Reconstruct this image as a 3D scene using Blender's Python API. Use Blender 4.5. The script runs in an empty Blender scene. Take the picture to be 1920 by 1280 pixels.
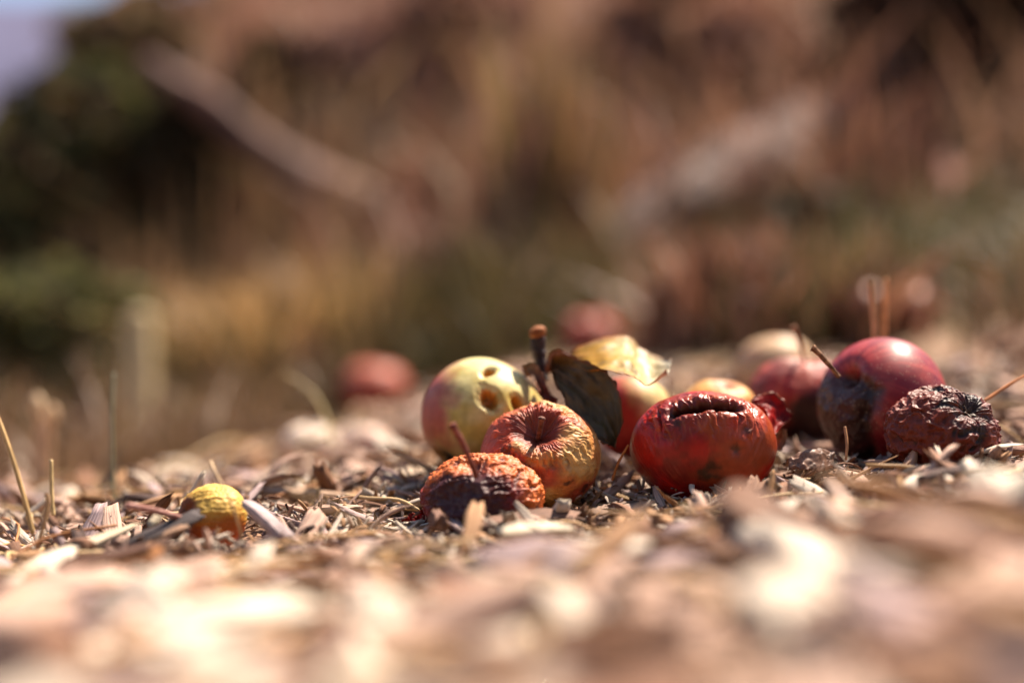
import bpy, math, random
import numpy as np
from mathutils import Vector, Matrix

# ------------------------------------------------------------------ camera, world, sun, exposure
scene = bpy.context.scene
COL = scene.collection
F = 50.0 / 36.0 * 1920.0          # focal length in photograph pixels
HC = 0.083                        # camera height above the litter
SUN = Vector((0.36, 0.36, 0.86)).normalized()

cam_d = bpy.data.cameras.new("camera")
cam_d.lens = 50.0
cam_d.sensor_width = 36.0
cam_d.clip_start = 0.01
cam_d.clip_end = 2000.0
cam_d.dof.use_dof = True
cam_d.dof.focus_distance = 0.632
cam_d.dof.aperture_fstop = 1.95
cam = bpy.data.objects.new("camera", cam_d)
cam.location = (0, 0, HC)
cam.rotation_euler = (math.radians(90), 0, 0)
COL.objects.link(cam)
scene.camera = cam

world = bpy.data.worlds.new("World")
scene.world = world
world.use_nodes = True
wn = world.node_tree
bg = wn.nodes["Background"]
sky = wn.nodes.new("ShaderNodeTexSky")
sky.sky_type = 'NISHITA'
sky.sun_disc = False
sky.sun_elevation = math.asin(SUN.z)
sky.sun_rotation = math.atan2(SUN.x, SUN.y)
wn.links.new(sky.outputs[0], bg.inputs[0])
bg.inputs[1].default_value = 0.07

sun_d = bpy.data.lights.new("sun", 'SUN')
sun_d.energy = 4.8
sun_d.angle = math.radians(0.5)
sun_d.color = (1.0, 0.85, 0.70)
sun = bpy.data.objects.new("sun", sun_d)
sun.rotation_euler = SUN.to_track_quat('Z', 'Y').to_euler()
COL.objects.link(sun)

scene.view_settings.view_transform = 'Standard'
scene.view_settings.look = 'None'
scene.view_settings.exposure = 1.54
scene.view_settings.gamma = 1.0
scene.cycles.use_denoising = True
scene.cycles.max_bounces = 8

# ------------------------------------------------------------------ helpers
ALBEDO = 0.68                     # eyeballed sunlit colours to surface albedo

def P(x, y, Y):
    return np.array([(x - 960.0) / F * Y, Y, HC - (y - 640.0) / F * Y])

def lin(r, g, b):
    def f(c):
        c /= 255.0
        return c / 12.92 if c <= 0.04045 else ((c + 0.055) / 1.055) ** 2.4
    return np.array([f(r), f(g), f(b)])

def smooth(a, b, x):
    t = np.clip((x - a) / (b - a), 0, 1)
    return t * t * (3 - 2 * t)

def mix(a, b, t):
    t = np.asarray(t)
    return a * (1 - t[..., None]) + b * t[..., None]

def _h(ix, iy, iz, seed):
    n = (ix * 374761393 + iy * 668265263 + iz * 2147483647 + seed * 1274126177) & 0xFFFFFFFF
    n = ((n ^ (n >> 13)) * 1274126177) & 0xFFFFFFFF
    n = ((n ^ (n >> 16)) * 2246822519) & 0xFFFFFFFF
    return ((n ^ (n >> 15)) & 0xFFFFFF) / float(0xFFFFFF)

def noise(p, seed=0):
    p = np.asarray(p, dtype=np.float64)
    f = np.floor(p)
    i = f.astype(np.int64)
    t = p - f
    t = t * t * t * (t * (t * 6 - 15) + 10)
    x, y, z = i[..., 0], i[..., 1], i[..., 2]
    r = 0
    for dx in (0, 1):
        wx = t[..., 0] if dx else 1 - t[..., 0]
        for dy in (0, 1):
            wy = t[..., 1] if dy else 1 - t[..., 1]
            for dz in (0, 1):
                wz = t[..., 2] if dz else 1 - t[..., 2]
                r = r + wx * wy * wz * _h(x + dx, y + dy, z + dz, seed)
    return r

def fbm(p, seed=0, o=4):
    a, s, w = 0.5, 0.0, 0.0
    p = np.asarray(p, dtype=np.float64)
    for k in range(o):
        s = s + a * noise(p * (2 ** k) + 13.7 * k, seed + k)
        w += a
        a *= 0.5
    return s / w

def ridged(p, seed=0, o=3):
    a, s, w = 0.5, 0.0, 0.0
    p = np.asarray(p, dtype=np.float64)
    for k in range(o):
        s = s + a * (1 - np.abs(2 * noise(p * (2 ** k) + 7.3 * k, seed + k) - 1))
        w += a
        a *= 0.55
    return s / w

def make_mesh(name, V, quads=None, tris=None, mat=None, col=None, uv=None, smooth_shade=True):
    me = bpy.data.meshes.new(name)
    V = np.asarray(V, dtype=np.float32)
    q = np.zeros((0, 4), np.int32) if quads is None else np.asarray(quads, np.int32).reshape(-1, 4)
    t = np.zeros((0, 3), np.int32) if tris is None else np.asarray(tris, np.int32).reshape(-1, 3)
    loops = np.concatenate([q.ravel(), t.ravel()]).astype(np.int32)
    tot = np.concatenate([np.full(len(q), 4), np.full(len(t), 3)]).astype(np.int32)
    start = np.concatenate([[0], np.cumsum(tot)[:-1]]).astype(np.int32)
    me.vertices.add(len(V))
    me.vertices.foreach_set("co", V.ravel())
    me.loops.add(len(loops))
    me.loops.foreach_set("vertex_index", loops)
    me.polygons.add(len(tot))
    me.polygons.foreach_set("loop_start", start)
    me.polygons.foreach_set("loop_total", tot)
    if smooth_shade:
        me.polygons.foreach_set("use_smooth", np.ones(len(tot), dtype=bool))
    me.update(calc_edges=True)
    if col is not None:
        c = np.ones((len(V), 4), np.float32)
        c[:, :3] = np.asarray(col) * ALBEDO
        a = me.color_attributes.new("Col", 'FLOAT_COLOR', 'POINT')
        a.data.foreach_set("color", c.ravel())
    if uv is not None:
        l = me.uv_layers.new(name="UVMap")
        l.data.foreach_set("uv", np.asarray(uv, np.float32)[loops].ravel())
    me.validate()
    if mat:
        me.materials.append(mat)
    return me

def link(name, me, parent=None, loc=None):
    o = bpy.data.objects.new(name, me)
    COL.objects.link(o)
    if parent is not None:
        o.parent = parent
    if loc is not None:
        o.location = loc
    return o

def tag(o, label=None, cat=None, group=None, kind=None):
    if label: o["label"] = label
    if cat: o["category"] = cat
    if group: o["group"] = group
    if kind: o["kind"] = kind
    return o

def empty(name, loc):
    o = bpy.data.objects.new(name, None)
    o.location = loc
    o.empty_display_size = 0.02
    COL.objects.link(o)
    return o

def solid(name, V, quads, tris, mat, col, uv, loc, parent=None, smooth_shade=True):
    """mesh whose verts are given in world space, stored relative to loc"""
    loc = np.asarray(loc, float)
    me = make_mesh(name, np.asarray(V) - loc, quads, tris, mat, col, uv, smooth_shade)
    if parent is None:
        return link(name, me, None, loc)
    return link(name, me, parent, loc - np.array(parent.location))

def catmull(pts, n):
    pts = np.asarray(pts, float)
    if len(pts) == 2:
        t = np.linspace(0, 1, n)[:, None]
        return pts[0] * (1 - t) + pts[1] * t
    p = np.vstack([2 * pts[0] - pts[1], pts, 2 * pts[-1] - pts[-2]])
    m = len(pts) - 1
    u = np.linspace(0, m, n)
    i = np.minimum(u.astype(int), m - 1)
    t = (u - i)[:, None]
    a, b, c, d = p[i], p[i + 1], p[i + 2], p[i + 3]
    return 0.5 * (2 * b + (c - a) * t + (2 * a - 5 * b + 4 * c - d) * t ** 2 + (3 * b - a - 3 * c + d) * t ** 3)

def tube(pts, radii, K=10, N=24, bump=0.0, seed=0, flat=1.0):
    """tapered, slightly lumpy tube through pts; returns V, quads, tris, uv"""
    C = catmull(pts, N)
    r = np.interp(np.linspace(0, 1, N), np.linspace(0, 1, len(radii)), radii)
    T = np.gradient(C, axis=0)
    T /= np.linalg.norm(T, axis=1)[:, None] + 1e-12
    up = np.array([0.13, 0.2, 1.0]) if abs(T[0][2]) < 0.85 else np.array([1.0, 0.15, 0.1])
    A = np.cross(T, up); A /= np.linalg.norm(A, axis=1)[:, None]
    B = np.cross(A, T)
    ph = np.linspace(0, 2 * np.pi, K, endpoint=False)
    ring = A[:, None, :] * np.cos(ph)[None, :, None] + B[:, None, :] * (flat * np.sin(ph))[None, :, None]
    rr = np.repeat(r[:, None], K, 1)
    if bump:
        q = np.stack([np.cos(ph)[None, :] * 1.5 + 0 * rr, np.sin(ph)[None, :] * 1.5 + 0 * rr,
                      np.linspace(0, 1, N)[:, None] * 9 + 0 * rr], -1)
        rr = rr * (1 + bump * (fbm(q, seed, 3) - 0.5) * 2)
    V = (C[:, None, :] + ring * rr[..., None]).reshape(-1, 3)
    idx = np.arange(N * K).reshape(N, K)
    nx = np.roll(idx, -1, 1)
    quads = np.stack([idx[:-1], nx[:-1], nx[1:], idx[1:]], -1).reshape(-1, 4)
    V = np.vstack([V, C[0] - T[0] * r[0] * 0.3, C[-1] + T[-1] * r[-1] * 0.3])
    a, b = N * K, N * K + 1
    tris = np.vstack([np.stack([np.full(K, a), nx[0], idx[0]], -1), np.stack([np.full(K, b), idx[-1], nx[-1]], -1)])
    ln = np.linalg.norm(C[-1] - C[0])
    uv = np.stack([np.repeat(np.linspace(0, ln * 30, N), K), np.tile(np.abs(np.linspace(-1, 1, K)), N)], -1)
    uv = np.vstack([uv, [[0, 0], [ln * 30, 0]]])
    return V, quads, tris, uv

def chip_shape(rng, N=9, K=12, jag=0.12, point=0.5, thick=0.3, groove=0.12):
    """a splintered sliver of wood along x, unit length, unit half width in y, `thick` half height in z"""
    t = np.linspace(0, 1, N)
    ph = np.linspace(0, 2 * np.pi, K, endpoint=False) + rng.uniform(0, 1)
    cs = np.sign(np.cos(ph)) * np.abs(np.cos(ph)) ** 0.4
    sn = np.sign(np.sin(ph)) * np.abs(np.sin(ph)) ** 0.4
    wa, wb = rng.uniform(1 - point, 1), rng.uniform(1 - point, 1)
    prof = np.interp(t, [0, 0.25, 0.75, 1], [wa, 1, rng.uniform(0.75, 1.05), wb])
    g = 1 + rng.normal(0, groove, K)
    j0, j1 = rng.uniform(0, jag, K), rng.uniform(0, jag, K)
    x = j0[None, :] * (1 - t[:, None]) ** 2 + t[:, None] * (1) - j1[None, :] * t[:, None] ** 2 - 0.5
    rr = prof[:, None] * g[None, :] * (1 + rng.normal(0, 0.05, (N, K)))
    y = cs[None, :] * rr
    z = sn[None, :] * rr * thick * np.interp(t, [0, 0.2, 0.8, 1], [0.6, 1, 1, 0.6])[:, None]
    bend, bend2, tw = rng.normal(0, 0.12), rng.normal(0, 0.9), rng.normal(0, 0.8)
    a = tw * (t - 0.5)[:, None]
    y, z = y * np.cos(a) - z * np.sin(a), y * np.sin(a) + z * np.cos(a)
    y = y + bend2 * ((t - 0.5) ** 2)[:, None]
    V = np.stack([x, y, z], -1).reshape(-1, 3)
    idx = np.arange(N * K).reshape(N, K)
    nx = np.roll(idx, -1, 1)
    quads = np.stack([idx[:-1], nx[:-1], nx[1:], idx[1:]], -1).reshape(-1, 4)
    c0 = V[idx[0]].mean(0) + [0.02, 0, 0]
    c1 = V[idx[-1]].mean(0) - [0.02, 0, 0]
    V = np.vstack([V, c0, c1])
    n = N * K
    tris = np.vstack([np.stack([np.full(K, n), nx[0], idx[0]], -1), np.stack([np.full(K, n + 1), idx[-1], nx[-1]], -1)])
    uv = np.stack([np.repeat(t, K), np.tile(np.abs(np.linspace(-1, 1, K)), N)], -1)
    uv = np.vstack([uv, [[0, 0], [1, 0]]])
    return V, quads, tris, uv, bend

def patch(top, bot, nu=28, nv=14, bulge=0.0, crinkle=0.0, seed=0, edge=0.0, thick=0.0):
    """leaf or flake spanned between two 3-D edge curves"""
    A, B = catmull(top, nu), catmull(bot, nu)
    v = np.linspace(0, 1, nv)
    G = A[:, None, :] * (1 - v)[None, :, None] + B[:, None, :] * v[None, :, None]
    n = np.cross(A[-1] - A[0], (B - A).mean(0)); n /= np.linalg.norm(n) + 1e-12
    u = np.linspace(0, 1, nu)
    amp = bulge * np.sin(np.pi * v)[None, :] + 0 * u[:, None]
    q = np.stack([u[:, None] * 5 + 0 * v[None, :], v[None, :] * 4 + 0 * u[:, None], 0 * amp + seed], -1)
    amp = amp + crinkle * (fbm(q, seed, 3) - 0.5) * 2
    G = G + n * amp[..., None]
    if edge:
        q2 = np.stack([u * 26, u * 0 + seed, u * 0], -1)
        for k, s in ((0, 1), (-1, -1)):
            G[:, k] += (A - B) / (np.linalg.norm(A - B, axis=1)[:, None] + 1e-9) * s * ((fbm(q2 + k * 5, seed + k, 2) - 0.5) * 2 * edge)[:, None]
    V = G.reshape(-1, 3)
    idx = np.arange(nu * nv).reshape(nu, nv)
    quads = np.stack([idx[:-1, :-1], idx[1:, :-1], idx[1:, 1:], idx[:-1, 1:]], -1).reshape(-1, 4)
    uv = np.stack([np.repeat(u, nv), np.tile(v, nu)], -1)
    if thick:
        m = len(V)
        W = V + n * thick
        bq = quads[:, ::-1] + m
        rim = np.concatenate([idx[:, 0], idx[-1, 1:], idx[::-1, -1][1:], idx[0, ::-1][1:-1]])
        rn = np.roll(rim, -1)
        sq = np.stack([rim, rim + m, rn + m, rn], -1)
        V = np.vstack([V, W]); quads = np.vstack([quads, bq, sq]); uv = np.vstack([uv, uv])
    return V, quads, uv

# ------------------------------------------------------------------ materials
def new_mat(name):
    m = bpy.data.materials.new(name)
    m.use_nodes = True
    nt = m.node_tree
    return m, nt, nt.nodes["Principled BSDF"], nt.nodes["Material Output"]

def N_(nt, typ, **kw):
    n = nt.nodes.new(typ)
    for k, v in kw.items():
        setattr(n, k, v)
    return n

def modulated(nt, bs, scale, lo, hi, detail=4, vec=None, attr="Col"):
    a = N_(nt, "ShaderNodeAttribute", attribute_name=attr)
    no = N_(nt, "ShaderNodeTexNoise")
    no.inputs["Scale"].default_value = scale
    no.inputs["Detail"].default_value = detail
    if vec is not None:
        nt.links.new(vec, no.inputs["Vector"])
    mr = N_(nt, "ShaderNodeMapRange")
    mr.inputs[1].default_value, mr.inputs[2].default_value = 0.3, 0.7
    mr.inputs[3].default_value, mr.inputs[4].default_value = lo, hi
    nt.links.new(no.outputs[0], mr.inputs[0])
    mx = N_(nt, "ShaderNodeMix", data_type='RGBA', blend_type='MULTIPLY')
    mx.inputs[0].default_value = 1.0
    nt.links.new(a.outputs["Color"], mx.inputs[6])
    nt.links.new(mr.outputs[0], mx.inputs[7])
    nt.links.new(mx.outputs[2], bs.inputs["Base Color"])
    return no, mx

def bump(nt, bs, src, strength, dist):
    b = N_(nt, "ShaderNodeBump")
    b.inputs["Strength"].default_value = strength
    b.inputs["Distance"].default_value = dist
    nt.links.new(src, b.inputs["Height"])
    nt.links.new(b.outputs[0], bs.inputs["Normal"])

def skin_mat(name, rough=0.4, bscale=900, bstr=0.25, speck=0.0, sss=0.04, spec=0.5):
    m, nt, bs, out = new_mat(name)
    tc = N_(nt, "ShaderNodeTexCoord")
    no, mx = modulated(nt, bs, 260, 0.82, 1.12, 5, tc.outputs["Object"])
    if speck:
        vo = N_(nt, "ShaderNodeTexVoronoi")
        vo.inputs["Scale"].default_value = 520
        nt.links.new(tc.outputs["Object"], vo.inputs["Vector"])
        mr = N_(nt, "ShaderNodeMapRange")
        mr.inputs[1].default_value, mr.inputs[2].default_value = 0.10, 0.22
        mr.inputs[3].default_value, mr.inputs[4].default_value = speck, 0.0
        nt.links.new(vo.outputs["Distance"], mr.inputs[0])
        m2 = N_(nt, "ShaderNodeMix", data_type='RGBA')
        m2.inputs[7].default_value = (0.6, 0.4, 0.25, 1)
        nt.links.new(mr.outputs[0], m2.inputs[0])
        nt.links.new(mx.outputs[2], m2.inputs[6])
        nt.links.new(m2.outputs[2], bs.inputs["Base Color"])
    b = N_(nt, "ShaderNodeTexNoise")
    b.inputs["Scale"].default_value = bscale
    b.inputs["Detail"].default_value = 3
    nt.links.new(tc.outputs["Object"], b.inputs["Vector"])
    bump(nt, bs, b.outputs[0], bstr, 0.0004)
    bs.inputs["Roughness"].default_value = rough
    bs.inputs["Specular IOR Level"].default_value = spec
    bs.inputs["Subsurface Weight"].default_value = sss
    bs.inputs["Subsurface Radius"].default_value = (1.0, 0.45, 0.2)
    bs.inputs["Subsurface Scale"].default_value = 0.003
    return m

def fibre_mat(name, us, vs, rough=0.75, lo=0.5, hi=1.15, bstr=0.6, bdist=0.0006):
    m, nt, bs, out = new_mat(name)
    uv = N_(nt, "ShaderNodeUVMap")
    mp = N_(nt, "ShaderNodeMapping")
    mp.inputs["Scale"].default_value = (us, vs, 1)
    nt.links.new(uv.outputs[0], mp.inputs[0])
    g = N_(nt, "ShaderNodeNewGeometry")
    off = N_(nt, "ShaderNodeVectorMath", operation='SCALE')
    cmb = N_(nt, "ShaderNodeCombineXYZ")
    nt.links.new(g.outputs["Random Per Island"], cmb.inputs[0])
    nt.links.new(g.outputs["Random Per Island"], cmb.inputs[2])
    nt.links.new(cmb.outputs[0], off.inputs[0])
    off.inputs["Scale"].default_value = 57.0
    ad = N_(nt, "ShaderNodeVectorMath", operation='ADD')
    nt.links.new(mp.outputs[0], ad.inputs[0])
    nt.links.new(off.outputs[0], ad.inputs[1])
    no, mx = modulated(nt, bs, 1.0, lo, hi, 5, ad.outputs[0])
    bump(nt, bs, no.outputs[0], bstr, bdist)
    bs.inputs["Roughness"].default_value = rough
    bs.inputs["Specular IOR Level"].default_value = 0.3
    return m

def leaf_mat(name, scale=120, trans=0.35, rough=0.5, lo=0.75, hi=1.15, bstr=0.3):
    m, nt, bs, out = new_mat(name)
    tc = N_(nt, "ShaderNodeTexCoord")
    no, mx = modulated(nt, bs, scale, lo, hi, 5, tc.outputs["Object"])
    bump(nt, bs, no.outputs[0], bstr, 0.001)
    bs.inputs["Roughness"].default_value = rough
    bs.inputs["Specular IOR Level"].default_value = 0.35
    tr = N_(nt, "ShaderNodeBsdfTranslucent")
    nt.links.new(mx.outputs[2], tr.inputs[0])
    ms = N_(nt, "ShaderNodeMixShader")
    ms.inputs[0].default_value = trans
    nt.links.new(bs.outputs[0], ms.inputs[1])
    nt.links.new(tr.outputs[0], ms.inputs[2])
    nt.links.new(ms.outputs[0], out.inputs[0])
    return m

M = {
    'skin_dull': skin_mat("wrinkled_apple_skin", 0.52, 1100, 0.35, spec=0.3),
    'skin_wet': skin_mat("moist_apple_skin", 0.38, 900, 0.25, spec=0.32),
    'skin_gloss': skin_mat("glossy_apple_skin", 0.44, 500, 0.06, speck=0.45, spec=0.42),
    'skin_pale': skin_mat("pale_apple_skin", 0.5, 500, 0.1, speck=0.12, sss=0.12, spec=.3),
    'wood': fibre_mat("wood_chip_fibre", 1.6, 16.0, lo=0.55, hi=1.15, bstr=1.0, bdist=0.0008),
    'stem': fibre_mat("apple_stem_bark", 6.0, 2.5, lo=0.5, hi=1.25, bstr=0.6, bdist=0.0004),
    'straw': fibre_mat("dry_straw", 1.0, 6.0, lo=0.75, hi=1.1, rough=0.55, bstr=0.3, bdist=0.0003),
    'leaf': leaf_mat("withered_leaf", 130, 0.3),
    'leaf_thin': leaf_mat("thin_translucent_leaf", 220, 0.55),
    'grass': leaf_mat("dry_grass_blade", 60, 0.3),
    'foliage': leaf_mat("shrub_foliage", 20, 0.3, rough=0.9),
    'bark': fibre_mat("weathered_branch_bark", 1.0, 3.0, lo=0.6, hi=1.15, bstr=0.8, bdist=0.004),
}

# ------------------------------------------------------------------ terrain
ctrl = [(906, 1003, .62), (1014, 962, .65), (1320, 946, .65), (1652, 884, .69), (1770, 888, .64), (398, 1024, .61),
        (908, 905, .70), (590, 885, 1.0), (702, 790, 1.55), (1108, 678, 1.6), (1660, 640, 1.3), (1455, 762, .95),
        (1500, 838, .77), (1850, 715, 1.0), (1900, 865, .7), (20, 1085, .58), (100, 925, 1.0), (960, 1280, .345),
        (1800, 1005, .48), (1880, 1280, .30), (60, 1280, .37), (40, 1160, .48)]
ctrl = [tuple(P(*c) - np.array([0, 0, .0045])) for c in ctrl]
ctrl += [(-1.5, 2.2, -.22), (-.8, 2.1, -.17), (-.48, 1.5, -.11), (-.25, 1.95, -.05), (0.1, 2.2, .07), (1.5, 2.2, .3), (-.6, 1.2, -.035), (.8, .9, .13), (.5, .3, .05), (-.5, .3, -.03),
         (0, 0, -.005), (-.3, .05, -.02), (.3, .05, .02), (-3, 5, 0), (3, 5, .4), (0, 5, .15)]
ctrl = np.array(ctrl)

def _tps_k(r):
    return np.where(r > 1e-9, r * r * np.log(np.maximum(r, 1e-9)), 0)
_n = len(ctrl)
_K = _tps_k(np.linalg.norm(ctrl[:, None, :2] - ctrl[None, :, :2], axis=-1)) + np.eye(_n) * 2e-3
_Q = np.hstack([np.ones((_n, 1)), ctrl[:, :2]])
_A = np.block([[_K, _Q], [_Q.T, np.zeros((3, 3))]])
_W = np.linalg.solve(_A, np.concatenate([ctrl[:, 2], np.zeros(3)]))

def ground_z(X, Y, rough=True):
    X = np.asarray(X, float); Y = np.asarray(Y, float)
    xs, ys = np.clip(X, -3, 3), np.clip(Y, -0.3, 5)
    d = np.sqrt((xs[..., None] - ctrl[:, 0]) ** 2 + (ys[..., None] - ctrl[:, 1]) ** 2)
    z = _tps_k(d) @ _W[:_n] + _W[_n] + _W[_n + 1] * xs + _W[_n + 2] * ys
    y0 = 2.05 + 0.10 * X
    s = np.logaddexp(0, (Y - y0) / 0.22) * 0.22
    h = 2.6 * (1 - np.exp(-0.62 * s / 2.6 * 1.25))
    side = 1 / (1 + np.exp(-np.clip((X + 0.95) / 0.16, -40, 40)))
    b = np.logaddexp(0, (-Y - .9) / .2) * .2  # made-up rise behind the camera, blocks blue sky from the apple fronts
    z = z + h * (0.10 + 0.90 * side) + 3.2 * (1 - np.exp(-b / 2.6))
    if rough:
        q = np.stack([X * 22, Y * 22, 0 * X], -1)
        z = z + (fbm(q, 3, 4) - 0.5) * 0.012 * (1 + np.clip(Y - 1.8, 0, 3) * 4)
    return z

def hit(px, py, lo=0.6, hi=9.0):
    """depth at which the sight line through a photograph pixel meets the ground"""
    Ys = np.linspace(lo, hi, 700)
    d = HC - (py - 640.0) / F * Ys - ground_z((px - 960.0) / F * Ys, Ys, False)
    k = np.where(d < 0)[0]
    return Ys[k[0]] if len(k) else hi

rows = np.concatenate([-np.geomspace(7, .25, 60), np.linspace(-0.2, 0.2, 20, endpoint=False), np.geomspace(0.2, 90, 420)])
cols = np.linspace(-1.6, 1.6, 460)
GX = cols[None, :] * (np.abs(rows[:, None]) + 0.45)
GY = np.repeat(rows[:, None], len(cols), 1)
GZ = ground_z(GX, GY)
V = np.stack([GX, GY, GZ], -1).reshape(-1, 3)
idx = np.arange(GX.size).reshape(GX.shape)
quads = np.stack([idx[:-1, :-1], idx[:-1, 1:], idx[1:, 1:], idx[1:, :-1]], -1).reshape(-1, 4)
n1 = fbm(V * [7, 7, 7], 21, 4)
n2 = fbm(V * [2.2, 2.2, 2.2], 31, 3)
gc = mix(lin(112, 78, 56), lin(168, 128, 98), smooth(0.35, 0.65, n1))
gc = mix(gc, lin(112, 92, 52), smooth(0.5, 0.7, n2) * 0.6)
gc = mix(gc, lin(44, 38, 24), smooth(-.35, -.8, V[:, 1]))      # added unseen slope behind the camera, coloured dark to cut fill light
m, nt, bs, out = new_mat("litter_soil")
tc = N_(nt, "ShaderNodeTexCoord")
no, mx = modulated(nt, bs, 90, 0.5, 1.25, 6, tc.outputs["Object"])
bump(nt, bs, no.outputs[0], 0.8, 0.004)
bs.inputs["Roughness"].default_value = 0.9
M['soil'] = m
tag(link("ground", make_mesh("ground", V, quads, None, m, gc)), "brown earth bank under the wood chip litter", kind="structure")

# far hillside seen past the shrub, upper left
hx, hy = np.meshgrid(np.linspace(-260, 120, 120), np.linspace(120, 420, 60))
hz = 78 * smooth(120, 330, hy) + 16 * (fbm(np.stack([hx / 40, hy / 40, 0 * hx], -1), 5, 4) - 0.5) - 3
V = np.stack([hx, hy, hz], -1).reshape(-1, 3)
idx = np.arange(hx.size).reshape(hx.shape)
quads = np.stack([idx[:-1, :-1], idx[:-1, 1:], idx[1:, 1:], idx[1:, :-1]], -1).reshape(-1, 4)
hc = mix(lin(140, 112, 100), lin(92, 90, 122), smooth(6, 34, V[:, 2]))  # lavender of distant haze painted into the hill colour, growing with height
m, nt, bs, out = new_mat("far_hillside")
modulated(nt, bs, 0.05, 0.85, 1.1, 4)
bs.inputs["Roughness"].default_value = 1.0
tag(link("hills", make_mesh("hills", V, quads, None, m, hc)), "far pale lavender hillside", kind="structure")

# ------------------------------------------------------------------ apples
FRONT = []
APPLES = []     # (X, Y, radius) footprints kept clear of litter

class Ap: pass

def apple(label, px, py, Y, rx, ry, axis, mat, color, disp=None, top=0.34, bot=0.2, topw=0.30, botw=0.24, ry_depth=None,
          res=(150, 220), name="apple", group="apples lying on the wood chip litter", roll=0.0, taper=0.05, cat="apple", clearance=1.0):
    c = P(px, py, Y)
    Rx, Rz = rx * Y / F, ry * Y / F
    Ry = (ry_depth or (0.5 * (rx + ry))) * Y / F
    z = Vector(axis).normalized()
    x = z.orthogonal().normalized()
    rot = np.array((Matrix.Rotation(roll, 3, z) @ Matrix((x, z.cross(x), z)).transposed()))
    nt_, np_ = res
    th = np.linspace(0, np.pi, nt_)[1:-1]
    ph = np.linspace(0, 2 * np.pi, np_, endpoint=False)
    TH, PH = np.meshgrid(th, ph, indexing='ij')
    TH = np.concatenate([[0.0], TH.ravel(), [np.pi]])
    PH = np.concatenate([[0.0], PH.ravel(), [0.0]])
    rho = np.sin(TH) * (1 + taper * np.cos(TH))
    zz = np.cos(TH) * 0.94
    zz = zz - top * np.exp(-(rho / topw) ** 2) * (np.cos(TH) > 0) + bot * np.exp(-(rho / botw) ** 2) * (np.cos(TH) < 0)
    L = np.stack([rho * np.cos(PH), rho * np.sin(PH), zz], -1)
    S = np.stack([np.sin(TH) * np.cos(PH), np.sin(TH) * np.sin(PH), np.cos(TH)], -1)
    a = Ap()
    a.th, a.ph, a.rho, a.S = TH, PH, rho, S
    a.D = S @ rot.T                 # outward unit direction, world axes
    a.W = L @ rot.T                 # unit shape, world axes
    nrm = np.stack([np.sin(TH) * np.cos(PH), np.sin(TH) * np.sin(PH), np.cos(TH)], -1) @ rot.T
    def toward(x_, y_):             # unit direction of a point seen at a photograph pixel
        u, w = (x_ - px) / rx, (py - y_) / ry
        k = u * u + w * w
        v = np.array([u, -math.sqrt(max(1 - k, 0.02)), w])
        return v / np.linalg.norm(v)
    a.toward = toward
    a.sx, a.sy = px + a.W[:, 0] * rx, py - a.W[:, 2] * ry     # pixel a skin point projects to
    a.front = a.D[:, 1] < 0.15
    d = disp(a) if disp else 0 * TH
    a.d = d
    Wd = a.W + nrm * d[:, None]
    Vw = Wd * np.array([Rx, Ry, Rz])
    col = np.clip(color(a), 0, 1)
    n = (nt_ - 2) * np_
    idx = (np.arange(n) + 1).reshape(nt_ - 2, np_)
    nx = np.roll(idx, -1, 1)
    quads = np.stack([idx[:-1], idx[1:], nx[1:], nx[:-1]], -1).reshape(-1, 4)
    tris = np.vstack([np.stack([np.zeros(np_, int), idx[0], nx[0]], -1),
                      np.stack([np.full(np_, n + 1), nx[-1], idx[-1]], -1)])
    o = link(name, make_mesh(name, Vw, quads, tris, mat, col), None, c)
    tag(o, label, cat, group)
    FRONT.append((px, py, rx, ry, c[1]))
    APPLES.append((c[0], c[1], max(Rx, Ry) * clearance))
    o_info = Ap(); o_info.o = o; o_info.c = c; o_info.R = np.array([Rx, Ry, Rz]); o_info.rot = rot
    o_info.cavity = c + (rot @ np.array([0, 0, 0.94 - top])) * o_info.R
    o_info.floor = c + (rot @ np.array([0, 0, -(0.94 - bot)])) * o_info.R
    return o_info

def stem(ap, pts, radii, c0=(96, 58, 42), c1=(140, 88, 70), seed=1):
    V, q, t, uv = tube(pts, radii, 12, 30, 0.25, seed)
    f = fbm(V * 900, seed, 3)
    col = mix(lin(*c0), lin(*c1), smooth(0.35, 0.65, f))
    return solid("stem", V, q, t, M['stem'], col, uv, pts[0], ap.o)

def calyx(ap, rad, seed=2, c=(60, 42, 30)):
    """withered sepals in the blossom end"""
    rng = np.random.default_rng(seed)
    Vs, Qs, n0 = [], [], 0
    z = ap.rot @ np.array([0, 0, -1.0]); x = ap.rot @ np.array([1.0, 0, 0]); y = np.cross(z, x)
    for k in range(5):
        a = k * 2 * np.pi / 5 + rng.uniform(-.2, .2)
        r = x * np.cos(a) + y * np.sin(a); s = np.cross(z, r)
        pts = [ap.floor + r * rad * f + z * rad * (0.2 + 0.9 * f * (1 - 0.4 * f)) for f in (0.15, 0.6, 1.0)]
        A = [p + s * rad * w for p, w in zip(pts, (.28, .22, .03))]
        B = [p - s * rad * w for p, w in zip(pts, (.28, .22, .03))]
        V, q, uv = patch(A, B, 10, 5, 0, rad * .1, k + seed, thick=rad * .05)
        Vs.append(V); Qs.append(q + n0); n0 += len(V)
    V = np.vstack(Vs)
    return solid("calyx", V, np.vstack(Qs), None, M['leaf'], np.tile(lin(*c), (len(V), 1)), None, ap.floor, ap.o)

def dist_dir(a, v):
    return np.arccos(np.clip(a.D @ v, -1, 1))

def polar(a, k, kt):
    return np.stack([np.cos(a.ph) * k, np.sin(a.ph) * k, a.th * kt], -1)

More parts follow.
